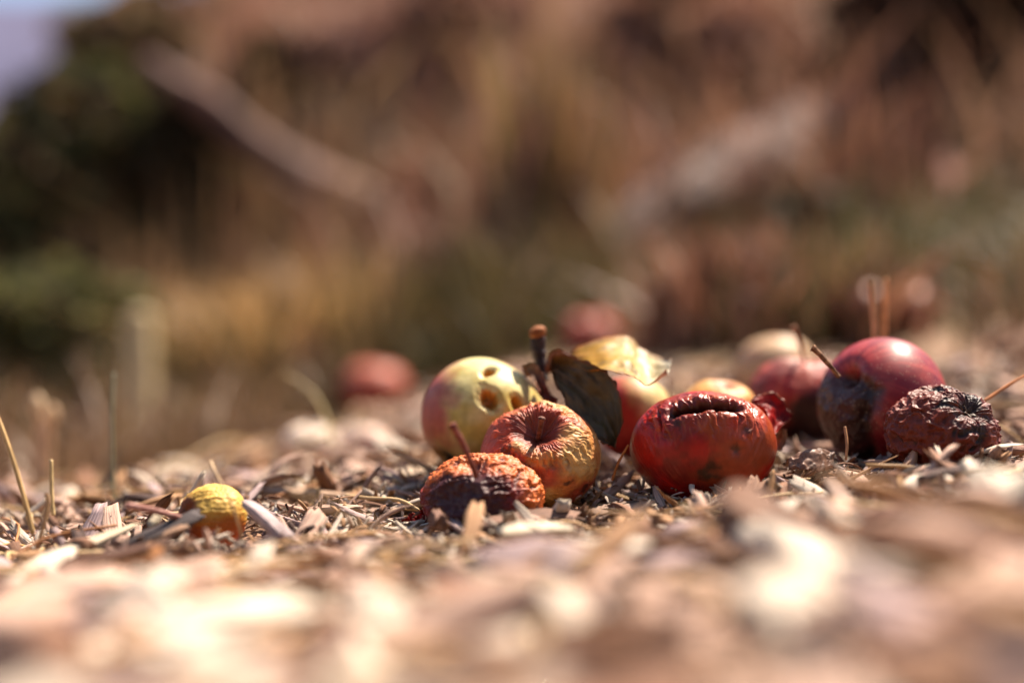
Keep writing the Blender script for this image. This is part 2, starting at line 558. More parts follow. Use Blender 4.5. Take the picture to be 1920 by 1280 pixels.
# --- shrivelled orange apple in front ------------------------------------
def dA1(a):
    warp = fbm(a.D * 3, 11, 3)[:, None] * 0.9
    w = ridged(a.D * 4.6 + warp, 12, 3)
    w2 = ridged(a.D * 9 + warp * 2, 15, 2)
    sp = dist_dir(a, a.toward(862, 918))
    ring = np.exp(-((sp - 0.40) / 0.10) ** 2) * 0.05 - np.exp(-(sp / 0.33) ** 2) * 0.12
    quiet = 1 - 0.6 * np.exp(-(sp / 0.3) ** 2)
    return ((w - 0.55) * 0.15 + (w2 - 0.5) * 0.045) * quiet + ring - 0.04 * (fbm(a.D * 1.6, 4, 2) - .5)
def cA1(a):
    w = ridged(a.D * 4.6 + fbm(a.D * 3, 11, 3)[:, None] * 0.9, 12, 3)
    n = fbm(a.D * 2.6, 7, 3)
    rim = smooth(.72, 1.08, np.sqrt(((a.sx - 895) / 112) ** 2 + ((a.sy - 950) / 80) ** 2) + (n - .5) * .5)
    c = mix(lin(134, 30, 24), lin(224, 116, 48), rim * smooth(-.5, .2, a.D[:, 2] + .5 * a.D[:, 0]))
    c = mix(c, lin(74, 20, 18), smooth(0.62, 0.42, w) * 0.8)
    sp = dist_dir(a, a.toward(868, 926)) + (n - .5) * 0.5
    dk = smooth(0.98, 0.50, sp)
    c = mix(c, lin(66, 24, 22), dk * 0.9)
    core = smooth(0.46, 0.30, sp)
    c = mix(c, lin(84, 58, 62), core * smooth(.3, .7, fbm(a.D * 16, 3, 3)))
    return c
A1 = apple("small shrivelled orange apple with a dark rotten spot and long stem, frontmost of the heap", 906, 932, .622, 111, 82, (-.16, -.50, .80), M['skin_dull'],
           cA1, dA1, clearance=1.35, top=.16, topw=.22, res=(240, 340))
stem(A1, [P(893, 893, .592), P(884, 868, .586), P(868, 833, .582), P(851, 803, .58), P(848, 798, .58)], [.0013, .0012, .0013, .0015, .0022], (110, 48, 38), (160, 84, 66))
calyx(A1, .006)

# --- wrinkled yellow apple, stem cavity facing the camera -----------------
def dA2(a):
    near = np.exp(-((a.th - 0.55) / 0.55) ** 2)
    wv = fbm(a.D * 3, 5, 3)[:, None] * np.array([2.4, 2.0, 1.2])
    f1 = ridged(polar(a, 5.5, 1.6) + wv, 41, 3)
    f2 = ridged(polar(a, 11, 3.5) + wv * 2, 44, 2)
    net = ridged(a.D * 11 + wv * 1.5, 47, 3)
    far = smooth(0.8, 1.5, a.th) * smooth(2.7, 2.0, a.th)
    lump = fbm(a.D * 5, 49, 3) - .5
    lobes = 0.03 * np.cos(5 * a.ph + 1) * np.exp(-((a.th - .5) / .5) ** 2)
    return near * ((f1 - .6) * 0.07 + (f2 - .55) * 0.04) * (.45 + 1.1 * smooth(.35, .65, fbm(a.D * 2.6, 46, 2))) + far * (net - .55) * 0.04 + lump * 0.09 * near + lobes - .09 * np.exp(-(dist_dir(a, a.toward(945, 862)) / .34) ** 2)
def cA2(a):
    n = fbm(a.D * 2.4, 8, 3)
    base = mix(lin(222, 148, 74), lin(234, 180, 106), smooth(.35, .65, n))
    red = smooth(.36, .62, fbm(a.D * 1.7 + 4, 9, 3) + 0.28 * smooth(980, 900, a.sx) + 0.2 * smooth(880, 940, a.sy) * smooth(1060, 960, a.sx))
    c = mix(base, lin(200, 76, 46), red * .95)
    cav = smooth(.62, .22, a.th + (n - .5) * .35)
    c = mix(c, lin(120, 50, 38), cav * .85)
    f1 = ridged(polar(a, 5.5, 1.6) + fbm(a.D * 3, 5, 3)[:, None] * np.array([2.4, 2.0, 1.2]), 41, 3)
    c = mix(c, lin(150, 78, 48), smooth(.62, .42, f1) * np.exp(-((a.th - .6) / .5) ** 2) * .6)
    for (x, y, r) in ((1060, 893, .09), (1093, 910, .12), (1057, 945, .1), (950, 838, .22), (1090, 925, .08)):
        c = mix(c, lin(74, 40, 26), smooth(r, r * .4, dist_dir(a, a.toward(x, y)) + (fbm(a.D * 14, 2, 2) - .5) * r * 1.4) * .85)
    return c
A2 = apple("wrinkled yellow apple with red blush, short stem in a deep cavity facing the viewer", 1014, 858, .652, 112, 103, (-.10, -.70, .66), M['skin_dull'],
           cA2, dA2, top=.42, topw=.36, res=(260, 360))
_q = A2.cavity
stem(A2, [_q, _q + np.array([.0005, -.005, .004]), _q + np.array([.0012, -.009, .0085]), _q + np.array([.0016, -.0100, .0105])], [.0014, .0012, .0013, .0017], seed=4)
calyx(A2, .006, 5)

# --- pale apple with pecked holes -----------------------------------------
HOLES = [((921, 692), .145, .085, 0.9), ((919, 742), .20, .14, -0.9), ((972, 752), .145, .11, -0.4)]
def hole_d(a):
    m = np.full(len(a.th), 9.0)
    for (x, y), r1, r2, tilt in HOLES:
        v = a.toward(x, y)
        e1 = np.cross(v, [0, 1, 0.2]); e1 /= np.linalg.norm(e1); e2 = np.cross(v, e1)
        e1, e2 = e1 * math.cos(tilt) + e2 * math.sin(tilt), e2 * math.cos(tilt) - e1 * math.sin(tilt)
        q = np.sqrt((a.D @ e1 / r1) ** 2 + (a.D @ e2 / r2) ** 2)
        q = np.where(a.D @ v > 0, q, 9) * (1 + 0.42 * (fbm(a.D * 9, 6, 3) - .5))
        m = np.minimum(m, q)
    return m
def dA3(a):
    q = hole_d(a)
    return -0.17 * smooth(1.05, 0.55, q) - 0.03 * smooth(1.6, 1.0, q) * (.4 + 1.2 * fbm(a.D * 5, 77, 2)) + 0.03 * (fbm(a.D * 1.8, 3, 2) - .5) \
        - 0.16 * (fbm(a.D * 11, 8, 3) - .3) * smooth(.95, .6, q)
def cA3(a):
    n = fbm(a.D * 2.5, 18, 3)
    c = mix(lin(206, 182, 88), lin(238, 222, 150), smooth(.3, .7, n + .4 * a.D[:, 2] * .6))
    blush = smooth(.0, .60, (n - .5) * .7 + (866 - a.sx) / 85 + .08)
    c = mix(c, lin(186, 58, 50), blush * .92)
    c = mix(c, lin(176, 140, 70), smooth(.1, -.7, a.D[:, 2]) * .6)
    b2 = smooth(.5, .8, fbm(a.D * 2 + 9, 3, 3) + .25 * smooth(960, 1020, a.sx))
    c = mix(c, lin(196, 120, 92), b2 * .6)
    q = hole_d(a)
    c = mix(c, lin(170, 120, 60), smooth(1.3, 1.02, q) * .6 * smooth(.4, .65, fbm(a.D * 10, 79, 3)))
    c = mix(c, lin(226, 160, 66), smooth(1.04, .80, q))
    c = mix(c, lin(170, 104, 44), smooth(.8, .3, q) * .7)
    br = smooth(.34, .1, dist_dir(a, a.toward(845, 868)) + (n - .5) * .4)
    return mix(c, lin(96, 70, 40), br * .8)
A3 = apple("large pale yellow apple with pecked holes and pink left cheek", 908, 787, .70, 123, 118, (.62, .35, .70), M['skin_pale'], cA3, dA3, res=(300, 420))
calyx(A3, .005, 6)

# --- red and cream apple behind the leaves --------------------------------
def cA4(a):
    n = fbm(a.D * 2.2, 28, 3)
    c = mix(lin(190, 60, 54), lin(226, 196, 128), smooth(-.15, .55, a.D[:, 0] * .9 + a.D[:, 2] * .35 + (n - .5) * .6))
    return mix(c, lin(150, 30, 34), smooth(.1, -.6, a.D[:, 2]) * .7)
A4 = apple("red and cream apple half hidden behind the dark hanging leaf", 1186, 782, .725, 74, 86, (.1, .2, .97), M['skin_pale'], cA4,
           lambda a: .03 * (fbm(a.D * 2, 2, 2) - .5))
stem(A4, [A4.cavity, A4.cavity + np.array([.001, .001, .008]), A4.cavity + np.array([.004, .002, .014])], [.0012, .001, .0014])

# --- big red apple with a puckered slit ------------------------------------
SL0, SL1 = (1256, 772), (1366, 762)
def slit(a):
    v0, v1 = a.toward(*SL0), a.toward(*SL1)
    ax = v1 - v0; l = np.linalg.norm(ax); ax = ax / l
    s = (a.D - v0) @ ax
    sc = np.clip(s, 0, l)
    mid = v0[None, :] + ax[None, :] * sc[:, None]
    mid /= np.linalg.norm(mid, axis=1)[:, None]
    dist = np.arccos(np.clip(np.sum(a.D * mid, 1), -1, 1))
    nrm = (v0 + v1) / 2
    up = np.cross(ax, nrm / np.linalg.norm(nrm))
    side = a.D @ up
    return s / l, dist, side
def dA5(a):
    s, dist, side = slit(a)
    wob = fbm(a.D * 4, 55, 3) - .5
    dd = np.abs(dist + wob * .08)
    lips = 0.03 * np.exp(-((dd - .14) / .10) ** 2)
    cut = (-0.12 - .12 * (fbm(a.D * 5, 66, 2) - .5)) * np.exp(-(dd / .042) ** 2) - .05 * np.exp(-(dd / .13) ** 2)
    v = np.stack([s * 17 + wob * 5.0, dist * 1.6, side * 0 + 3.3], -1)
    puck = (noise(v, 57) - .5) * (.05 + .10 * smooth(.35, .65, fbm(a.D * 3.3, 69, 2))) * np.exp(-((dd - .2) / .26) ** 2)
    puck2 = (ridged(v * [1.9, 1.3, 1], 59, 3) - .55) * 0.045 * np.exp(-((dd - .22) / .2) ** 2)
    fine = (ridged(polar(a, 9, 2), 58, 3) - .55) * .012
    dents = -0.05 * np.exp(-(dist_dir(a, a.toward(1370, 836)) / .12) ** 2) - .04 * np.exp(-(dist_dir(a, a.toward(1325, 876)) / .16) ** 2)
    big = .07 * (fbm(a.D * 1.7, 60, 2) - .5)
    return lips + cut + puck + puck2 + fine + dents + big
def cA5(a):
    s, dist, side = slit(a)
    n = fbm(a.D * 2.3, 61, 3)
    c = mix(lin(196, 34, 20), lin(140, 26, 17), smooth(.35, .65, n))
    org = smooth(.35, .75, n * .7 + .55 * smooth(1270, 1400, a.sx) * smooth(1470, 1380, a.sx))
    c = mix(c, lin(186, 86, 40), org * .7)
    st = fbm(np.stack([s * 26, dist * 3, side * 2], -1), 63, 3)
    c = mix(c, lin(206, 120, 66), smooth(.5, .75, st) * .4 * smooth(.7, .2, dist))
    c = mix(c, lin(120, 38, 24), smooth(.20, .10, dist) * .8)
    c = mix(c, lin(36, 14, 10), smooth(.10, .05, dist) * .8)
    for (x, y, r) in ((1370, 836, .13), (1325, 872, .2), (1310, 880, .12), (1385, 800, .1), (1262, 790, .1)):
        c = mix(c, lin(58, 44, 24), smooth(r * 1.3, r * .1, dist_dir(a, a.toward(x, y)) + (fbm(a.D * 9, 5, 3) - .5) * r * 1.6) * .75)
    pk = noise(np.stack([s * 17 + (fbm(a.D * 4, 55, 3) - .5) * 5.0, dist * 1.6, side * 0 + 3.3], -1), 57)
    c = mix(c, lin(84, 26, 16), smooth(.5, .2, pk) * np.exp(-((dist - .2) / .17) ** 2) * .8)
    return c
A5 = apple("big red apple with puckered dark slit like a mouth on top", 1319, 842, .652, 136, 112, (.05, .55, .75), M['skin_wet'], cA5, dA5, top=.05, bot=.05,
           res=(320, 440), ry_depth=112)
calyx(A5, .004, 9)

# --- orange apple behind it ------------------------------------------------
def cA6(a):
    n = fbm(a.D * 2.5, 71, 3)
    c = mix(lin(216, 140, 62), lin(226, 176, 96), smooth(.35, .65, n))
    return mix(c, lin(150, 62, 36), smooth(.5, .15, a.th) * .8)
A6 = apple("small orange apple peeping over the big red slit apple", 1349, 777, .725, 74, 71, (.1, -.28, .95), M['skin_dull'], cA6,
           lambda a: .05 * (fbm(a.D * 3, 2, 3) - .5), top=.2)

# --- pinkish red apple with stem further back -------------------------------
def cA8(a):
    n = fbm(a.D * 2.2, 81, 3)
    st = fbm(polar(a, 6, .8), 83, 3)
    c = mix(lin(158, 40, 34), lin(186, 84, 62), smooth(.35, .7, st))
    c = mix(c, lin(208, 130, 96), smooth(.8, .3, a.th) * .6)
    c = mix(c, lin(30, 18, 15), smooth(.85, .55, dist_dir(a, a.toward(1515, 790)) + (n - .5) * .5) * .95)  # near-black front patch: shadow painted into the skin colour, read partly as rot
    return mix(c, lin(92, 40, 28), smooth(.55, .7, n) * .6)
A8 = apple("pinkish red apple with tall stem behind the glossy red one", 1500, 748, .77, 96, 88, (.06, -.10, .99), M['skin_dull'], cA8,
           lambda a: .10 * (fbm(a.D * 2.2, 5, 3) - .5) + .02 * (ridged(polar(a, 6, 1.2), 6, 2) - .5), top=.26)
stem(A8, [P(1512, 690, .765), P(1506, 665, .76), P(1498, 640, .755), P(1490, 620, .753), P(1486, 616, .752)], [.0012, .0010, .0011, .0013, .002], (140, 84, 52), (176, 112, 74), 7)

# --- glossy red apple ---------------------------------------------------------
def rot9(a):
    n = fbm(a.D * 3, 95, 3)
    return smooth(1632, 1598, a.sx + (n - .5) * 60 + .06 * (a.sy - 760)) * smooth(690, 712, a.sy) * a.front
def dA9(a):
    cr = np.exp(-((a.sx - (1588 + .14 * (a.sy - 700) + 10 * np.sin(a.sy / 22))) / 14) ** 2) * a.front * smooth(690, 730, a.sy)
    w = ridged(a.D * 5 + fbm(a.D * 3, 2, 2)[:, None], 92, 3)
    return -0.13 * cr + rot9(a) * ((w - .5) * .07 - .02) + .03 * (fbm(a.D * 1.6, 94, 2) - .5)
def cA9(a):
    n = fbm(a.D * 2.4, 91, 3)
    st = fbm(polar(a, 9, .7), 93, 3)
    c = mix(lin(146, 22, 28), lin(182, 52, 46), smooth(.4, .7, st))
    c = mix(c, lin(196, 92, 74), smooth(.55, .75, n) * .35)
    c = mix(c, lin(66, 32, 22), rot9(a) * .95)
    cr = np.exp(-((a.sx - (1588 + .14 * (a.sy - 700) + 10 * np.sin(a.sy / 22))) / 16) ** 2) * a.front * smooth(690, 730, a.sy)
    return mix(c, lin(48, 26, 18), cr * .8)
A9 = apple("glossy red apple with sunlit highlight and shrivelled brown left side", 1655, 755, .69, 121, 122, (-.70, -.45, .46), M['skin_gloss'], cA9, dA9,
           top=.22, topw=.22, res=(260, 380))
stem(A9, [P(1572, 706, .655), P(1560, 690, .652), P(1542, 670, .65), P(1527, 655, .648), P(1523, 652, .648)], [.0012, .0011, .0012, .0014, .0018], (110, 74, 52), (190, 140, 100), 8)
calyx(A9, .006, 11)

# --- dark shrivelled apple on the right ----------------------------------------
def dA10(a):
    wv = fbm(a.D * 3, 101, 3)[:, None] * 1.1
    w = ridged(a.D * 3.6 + wv, 102, 2)
    w2 = ridged(a.D * 12 + wv, 105, 2)
    bot_ = np.pi - a.th
    pet = (ridged(polar(a, 4.5, .6), 107, 2) - .5) * .12 * np.exp(-((bot_ - .38) / .26) ** 2)
    return (w - .55) * .20 * smooth(.3, .7, bot_) + (w2 - .5) * .035 + pet + .12 * (fbm(a.D * 1.8, 109, 2) - .5)
def cA10(a):
    w = ridged(a.D * 3.6 + fbm(a.D * 3, 101, 3)[:, None] * 1.1, 102, 2)
    n = fbm(a.D * 2.2, 103, 3)
    c = mix(lin(38, 17, 13), lin(122, 46, 24), smooth(.40, .70, w + (n - .5) * .6 + .30 * smooth(1770, 1680, a.sx)))
    c = mix(c, lin(100, 84, 82), smooth(.75, .30, np.pi - a.th) * smooth(.3, .65, fbm(a.D * 12, 6, 3)) * .55)
    c = mix(c, lin(118, 52, 40), smooth(1810, 1870, a.sx) * .6)
    return c
A10 = apple("dark brown shrivelled apple with puckered blossom end, rightmost of the heap", 1769, 812, .640, 101, 87, (-.36, .72, -.58), M['skin_dull'], cA10, dA10,
            bot=.20, botw=.26, top=.2, res=(260, 360))
calyx(A10, .0035, 13, (90, 66, 48))

# --- small yellow crab apple --------------------------------------------------
def dA12(a):
    near = smooth(2.2, .9, a.th)
    wv = fbm(a.D * 2.5, 121, 3)[:, None] * np.array([1, 1, .5])
    return (ridged(polar(a, 3.6, 1.2) + wv, 122, 3) - .55) * .15 * (near * .8 + .2) + (ridged(a.D * 9 + wv, 124, 2) - .5) * .03
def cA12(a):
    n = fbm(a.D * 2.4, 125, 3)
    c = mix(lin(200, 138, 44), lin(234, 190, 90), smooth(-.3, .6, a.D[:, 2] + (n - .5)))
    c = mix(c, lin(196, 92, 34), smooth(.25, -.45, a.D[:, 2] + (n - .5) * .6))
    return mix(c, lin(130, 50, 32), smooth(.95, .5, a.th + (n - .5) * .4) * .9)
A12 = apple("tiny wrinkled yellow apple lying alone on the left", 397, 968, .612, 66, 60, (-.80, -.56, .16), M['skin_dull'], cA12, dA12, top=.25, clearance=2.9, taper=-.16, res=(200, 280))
stem(A12, [P(350, 976, .594), P(320, 965, .588), P(280, 955, .584), P(246, 949, .582), P(240, 950, .582)], [.0013, .0013, .0014, .0015, .0018], (170, 112, 96), (214, 164, 148), 9)
calyx(A12, .004, 15)

# --- blurred apples further back ------------------------------------------------
def plain(c1, c2, s):
    return lambda a: mix(lin(*c1), lin(*c2), smooth(.35, .65, fbm(a.D * 2, s, 3) + .25 * a.D[:, 2]))
BG = [
    ("pale blushed apple just behind the pinkish one with tall stem", 1455, 694, .95, 74, 70, (206, 150, 112), (224, 184, 140)),
    ("red apple alone on the litter left of the heap, far behind", 702, 729, 1.52, 64, 56, (188, 70, 56), (206, 110, 84)),
    ("red apple far behind, above the curled cream leaf", 1108, 632, 1.6, 54, 50, (176, 70, 58), (200, 104, 82)),
    ("dull brown red apple far behind, right of the curled cream leaf", 1232, 655, 1.55, 44, 42, (126, 58, 46), (150, 84, 62)),
    ("pinkish apple far behind, just left of the two upright straws", 1618, 582, 1.32, 58, 52, (176, 96, 78), (200, 128, 102)),
    ("pinkish apple far behind, just right of the two upright straws", 1706, 584, 1.34, 60, 54, (180, 98, 80), (204, 130, 104)),
    ("pale pink apple in the blurred litter, left one of a pair", 582, 838, 1.0, 56, 50, (220, 180, 160), (236, 214, 190)),
    ("pale apple with red cheek in the blurred litter, right one of a pair", 688, 838, 1.02, 46, 46, (214, 150, 130), (236, 210, 186)),
]
for i, (lb, x, y, Y, rx, ry, c1, c2) in enumerate(BG):
    g = ground_z(*P(x, y, Y)[:2], rough=False)
    b = apple(lb, x, y, Y, rx, ry, (.2 * math.sin(i * 2.1), .25 * math.cos(i * 1.7), 1), M['skin_pale'], plain(c1, c2, 140 + i),
          lambda a: .04 * (fbm(a.D * 2, 9, 2) - .5), res=(60, 80), group="blurred apples behind the heap")
    stem(b, [b.cavity, b.cavity + np.array([.001, 0, .008]), b.cavity + np.array([.004, 0, .014])], [.0012, .001, .0014])

# ------------------------------------------------------------------ leaves, twig, peel
def leaf_col(uv, cols, seed, veins=0.0):
    n = fbm(np.stack([uv[:, 0] * 6, uv[:, 1] * 5, 0 * uv[:, 0] + seed], -1), seed, 3)
    k = np.clip(uv[:, 0] + (n - .5) * .35, 0, 1) * (len(cols) - 1)
    i = np.minimum(k.astype(int), len(cols) - 2)
    C = np.array([lin(*c) for c in cols])
    c = C[i] * (1 - (k - i))[:, None] + C[i + 1] * (k - i)[:, None]
    if veins:
        wb = .5 * (fbm(np.stack([uv[:, 0] * 4, uv[:, 1] * 4, 0 * uv[:, 0] + 3], -1), seed + 5, 2) - .5)
        v = np.abs(np.sin((uv[:, 0] * 6 + wb - np.abs(uv[:, 1] - .5) * 3) * np.pi))
        c = c * (1 + veins * smooth(.22, .0, v))[:, None]
        blot = fbm(np.stack([uv[:, 0] * 13, uv[:, 1] * 9, 0 * uv[:, 0] + 8], -1), seed + 9, 3)
        c = c * (1 - .4 * smooth(.60, .70, blot))[:, None]
        ed = np.minimum(uv[:, 1], 1 - uv[:, 1])
        c = mix(c, lin(150, 84, 40), smooth(.09, .0, ed + .06 * (n - .5)) * .7)
        c = c * (1 + .4 * smooth(.04, .0, np.abs(uv[:, 1] - .5)))[:, None]
    return c

def leaf(name, label, top, bot, cols, mat, bulge, crinkle, seed, edge=.0005, veins=0.2, cat="leaf", group=None, thick=0.00025, parent=None):
    V, q, uv = patch([P(*p) for p in top], [P(*p) for p in bot], 90, 44, bulge, crinkle, seed, edge, thick)
    o = solid(name, V, q, None, mat, leaf_col(uv, cols, seed, veins), uv, V.mean(0), parent)
    if parent is None:
        tag(o, label, cat, group)
    return o

leaf("withered_leaf", "dark green brown leaf hanging between the yellow and red apples",
     [(1030, 690, .672), (1040, 664, .676), (1085, 672, .668), (1135, 694, .660), (1158, 730, .655), (1166, 790, .652), (1152, 834, .652)],
     [(1032, 694, .672), (1040, 716, .668), (1058, 750, .662), (1076, 785, .656), (1100, 812, .652), (1128, 828, .650), (1150, 836, .652)],
     [(124, 82, 46), (110, 88, 50), (104, 88, 54), (98, 74, 44)], M['leaf'], .005, .0030, 3, .0016, .35)
leaf("curled_leaf", "curled yellow and cream leaf lying on top of the dark leaf",
     [(1062, 662, .696), (1085, 648, .696), (1130, 633, .698), (1178, 631, .700), (1200, 648, .700), (1228, 668, .694), (1259, 674, .680)],
     [(1066, 668, .684), (1098, 688, .664), (1140, 690, .656), (1172, 698, .652), (1196, 712, .652), (1216, 726, .654), (1250, 694, .668)],
     [(196, 116, 36), (210, 158, 48), (212, 172, 76), (236, 216, 160), (246, 236, 208)], M['leaf'], .004, .0024, 5, .0010, .15)
leaf("withered_leaf", "shrivelled brown leaf scrap curled under the upright twig",
     [(978, 684, .690), (1000, 680, .686), (1018, 700, .680), (1028, 728, .676), (1046, 750, .672)],
     [(984, 696, .684), (1000, 706, .680), (1006, 726, .674), (1014, 742, .672), (1034, 752, .672)],
     [(176, 130, 90), (150, 84, 56), (170, 80, 66)], M['leaf'], .004, .002, 7, .0007)
leaf("withered_leaf", "rusty leaf edge curling between twig and dark leaf",
     [(1022, 690, .690), (1030, 664, .688), (1044, 656, .686), (1066, 664, .684), (1084, 680, .682)],
     [(1026, 696, .684), (1036, 682, .680), (1048, 678, .678), (1064, 684, .676), (1080, 690, .678)],
     [(150, 90, 56), (176, 112, 70), (120, 70, 44)], M['leaf'], .003, .001, 8, .0006)
leaf("red_leaf", "translucent bright red torn leaf tucked behind the big red apple's right shoulder",
     [(1408, 748, .668), (1425, 738, .670), (1450, 736, .672), (1468, 752, .672), (1478, 768, .670), (1488, 776, .668)],
     [(1420, 758, .662), (1434, 772, .658), (1444, 792, .656), (1454, 812, .656), (1468, 796, .660), (1484, 782, .666)],
     [(170, 40, 20), (206, 20, 14), (190, 22, 16), (120, 26, 18)], M['leaf_thin'], .003, .0016, 11, .0009)
leaf("leaf_scrap", "pale dry leaf scrap hanging below the torn red leaf",
     [(1455, 812, .664), (1466, 804, .662), (1474, 806, .662)], [(1452, 842, .664), (1462, 846, .662), (1472, 834, .662)],
     [(200, 150, 110), (170, 124, 96)], M['leaf'], .002, .001, 12, .0005)
leaf("red_leaf", "small bright red leaf scrap left of the frontmost apple",
     [(752, 972, .628), (768, 962, .628), (786, 958, .63), (800, 955, .632)], [(755, 986, .622), (770, 988, .622), (786, 984, .624), (800, 978, .626)],
     [(190, 30, 20), (150, 22, 16)], M['leaf_thin'], .002, .002, 13, .0007)

leaf("leaf_scrap", "grey brown curled leaf scrap lying below the glossy red apple",
     [(1586, 905, .628), (1612, 898, .626), (1640, 884, .628), (1660, 862, .634), (1676, 850, .640)],
     [(1600, 922, .620), (1630, 918, .618), (1656, 902, .620), (1672, 880, .626), (1682, 858, .636)],
     [(150, 122, 112), (130, 104, 96), (110, 88, 80)], M['leaf'], .004, .0015, 21, .001)
leaf("leaf_scrap", "brown curled leaf scrap left of the glossy red apple's base",
     [(1472, 872, .645), (1500, 852, .645), (1535, 848, .65), (1560, 862, .655)],
     [(1478, 884, .636), (1505, 880, .632), (1540, 884, .634), (1562, 878, .642)],
     [(190, 150, 126), (160, 120, 98), (120, 90, 76)], M['leaf'], -.005, .002, 22, .001)
tw = empty("twig", P(1012, 700, .695))
V, q, t, uv = tube([P(1014, 712, .695), P(1013, 680, .695), P(1010, 655, .695), P(1009, 632, .695)], [.0036, .0030, .0034, .0036], 16, 40, .30, 5)
solid("bark", V, q, t, M['stem'], mix(lin(46, 34, 30), lin(96, 76, 72), smooth(.4, .7, fbm(V * 700, 3, 3))), uv, P(1012, 700, .695), tw)
V, q, t, uv = tube([P(1009, 634, .695), P(1008, 626, .695), P(1007, 617, .695), P(1006, 613, .695)], [.0034, .0042, .0040, .0024], 16, 16, .25, 6)
solid("bud", V, q, t, M['stem'], mix(lin(150, 82, 34), lin(196, 120, 56), smooth(.4, .7, fbm(V * 700, 4, 3))), uv, P(1009, 634, .695), tw)
tag(tw, "short upright dark twig with orange broken tip beside the pale apple", "twig")

# ------------------------------------------------------------------ grass stems and straws that stand out
def straw(label, pts, rad, c, name="dry_straw", cat="straw", group=None, flat=1.0, K=8, mat='straw', rads=None):
    pts = [P(*p) for p in pts]
    V, q, t, uv = tube(pts, rads or [rad, rad, rad * .8], K, 36, .12, hash(label) % 97 if False else len(label), flat)
    n = fbm(V * 300, 4, 3)
    col = mix(lin(*c) * .8, lin(*c) * 1.1, smooth(.35, .65, n))
    return tag(solid(name, V, q, t, M[mat], col, uv, pts[0]), label, cat, group)

STEMS = "dry grass stems standing in the litter"
straw("pale straw leaning in from the left frame edge", [(62, 1000, .60), (40, 915, .602), (8, 815, .605), (-30, 720, .61)], .0011, (222, 182, 120), "grass_stem", "grass stem", STEMS)
straw("short pale cut straw stub standing at far left", [(100, 965, .66), (97, 930, .66), (96, 862, .66)], .0017, (232, 200, 140), "grass_stem", "grass stem", STEMS, flat=.6)
straw("thin bent brown stem with a knee near the left edge", [(62, 1052, .585), (80, 990, .588), (90, 940, .59), (87, 925, .59)], .0010, (190, 150, 104), "grass_stem", "grass stem", STEMS)
def seed_head(st, x, y, Y, rx, ry, c):
    V, q, t, uv = tube([P(x, y + ry, Y), P(x, y + ry * .4, Y), P(x, y - ry * .4, Y), P(x, y - ry, Y)], [rx * .3 * Y / F, rx * Y / F, rx * Y / F, rx * .3 * Y / F], 10, 16, .25, 3)
    solid("seed_head", V, q, t, M['grass'], np.tile(lin(*c), (len(V), 1)), uv, P(x, y, Y), st)

st = straw("blurred upright tan stem, taller of two at far left", [(80, 945, .94), (78, 850, .94), (72, 757, .94)], .0040, (250, 206, 160), "grass_stem", "grass stem", STEMS)
seed_head(st, 70, 762, .94, 13, 24, (255, 222, 176))
st = straw("blurred upright tan stem, shorter of two at far left", [(88, 945, .94), (90, 850, .94), (98, 776, .94)], .0030, (244, 196, 146), "grass_stem", "grass stem", STEMS)
seed_head(st, 99, 778, .94, 11, 20, (250, 212, 164))
straw("thin grey green stem standing left of the tiny yellow apple", [(218, 985, .72), (212, 900, .73), (210, 780, .74), (213, 700, .75)], .0010, (120, 116, 84), "grass_stem", "grass stem", STEMS)
straw("thick blurred straw coloured stalk behind the thin grey green stem", [(256, 880, 1.6), (262, 760, 1.6), (263, 585, 1.6)], .019, (255, 226, 170), "grass_stem", "grass stem", STEMS, K=14)
straw("looped pale blade arching over the tiny yellow apple", [(455, 1020, .590), (448, 985, .580), (428, 930, .576), (402, 880, .580), (396, 864, .585), (405, 880, .588)], .0007, (222, 186, 140), "grass_stem", "grass stem", STEMS, flat=.5)
straw("curved yellowish blade arching behind the pair of pale apples", [(622, 830, .90), (610, 780, .91), (585, 735, .92), (532, 698, .93)], .0016, (176, 150, 84), "grass_stem", "grass stem", STEMS, flat=.5)
straw("upright orange straw behind the glossy red apple, left of two", [(1642, 660, .75), (1638, 600, .75), (1632, 530, .75)], .0012, (255, 196, 140), "grass_stem", "grass stem", STEMS)
straw("upright orange straw behind the glossy red apple, right of two", [(1658, 660, .755), (1659, 600, .755), (1661, 522, .755)], .0014, (255, 186, 120), "grass_stem", "grass stem", STEMS)
straw("thin orange straw poking up between yellow and red apples", [(1148, 900, .640), (1160, 866, .642), (1178, 834, .645)], .0006, (206, 120, 44), "grass_stem", "grass stem", STEMS)
straw("thin orange straw behind the dark shrivelled apple at right edge", [(1845, 752, .66), (1890, 722, .665), (1960, 684, .67)], .0008, (214, 130, 60), "grass_stem", "grass stem", STEMS)
straw("thin dark stem leaning in at the far right edge", [(1880, 650, 1.2), (1905, 618, 1.2), (1940, 585, 1.2)], .0016, (190, 130, 80), "grass_stem", "grass stem", STEMS)
straw("blurred green yellow blades behind the pinkish apple", [(1530, 640, 1.25), (1532, 560, 1.25), (1538, 450, 1.25)], .006, (132, 120, 60), "grass_stem", "grass stem", STEMS, flat=.5)
straw("pale straw hanging in the gap under the glossy apple", [(1584, 800, .645), (1588, 830, .642), (1586, 862, .640)], .0007, (220, 160, 110), "grass_stem", "grass stem", STEMS)

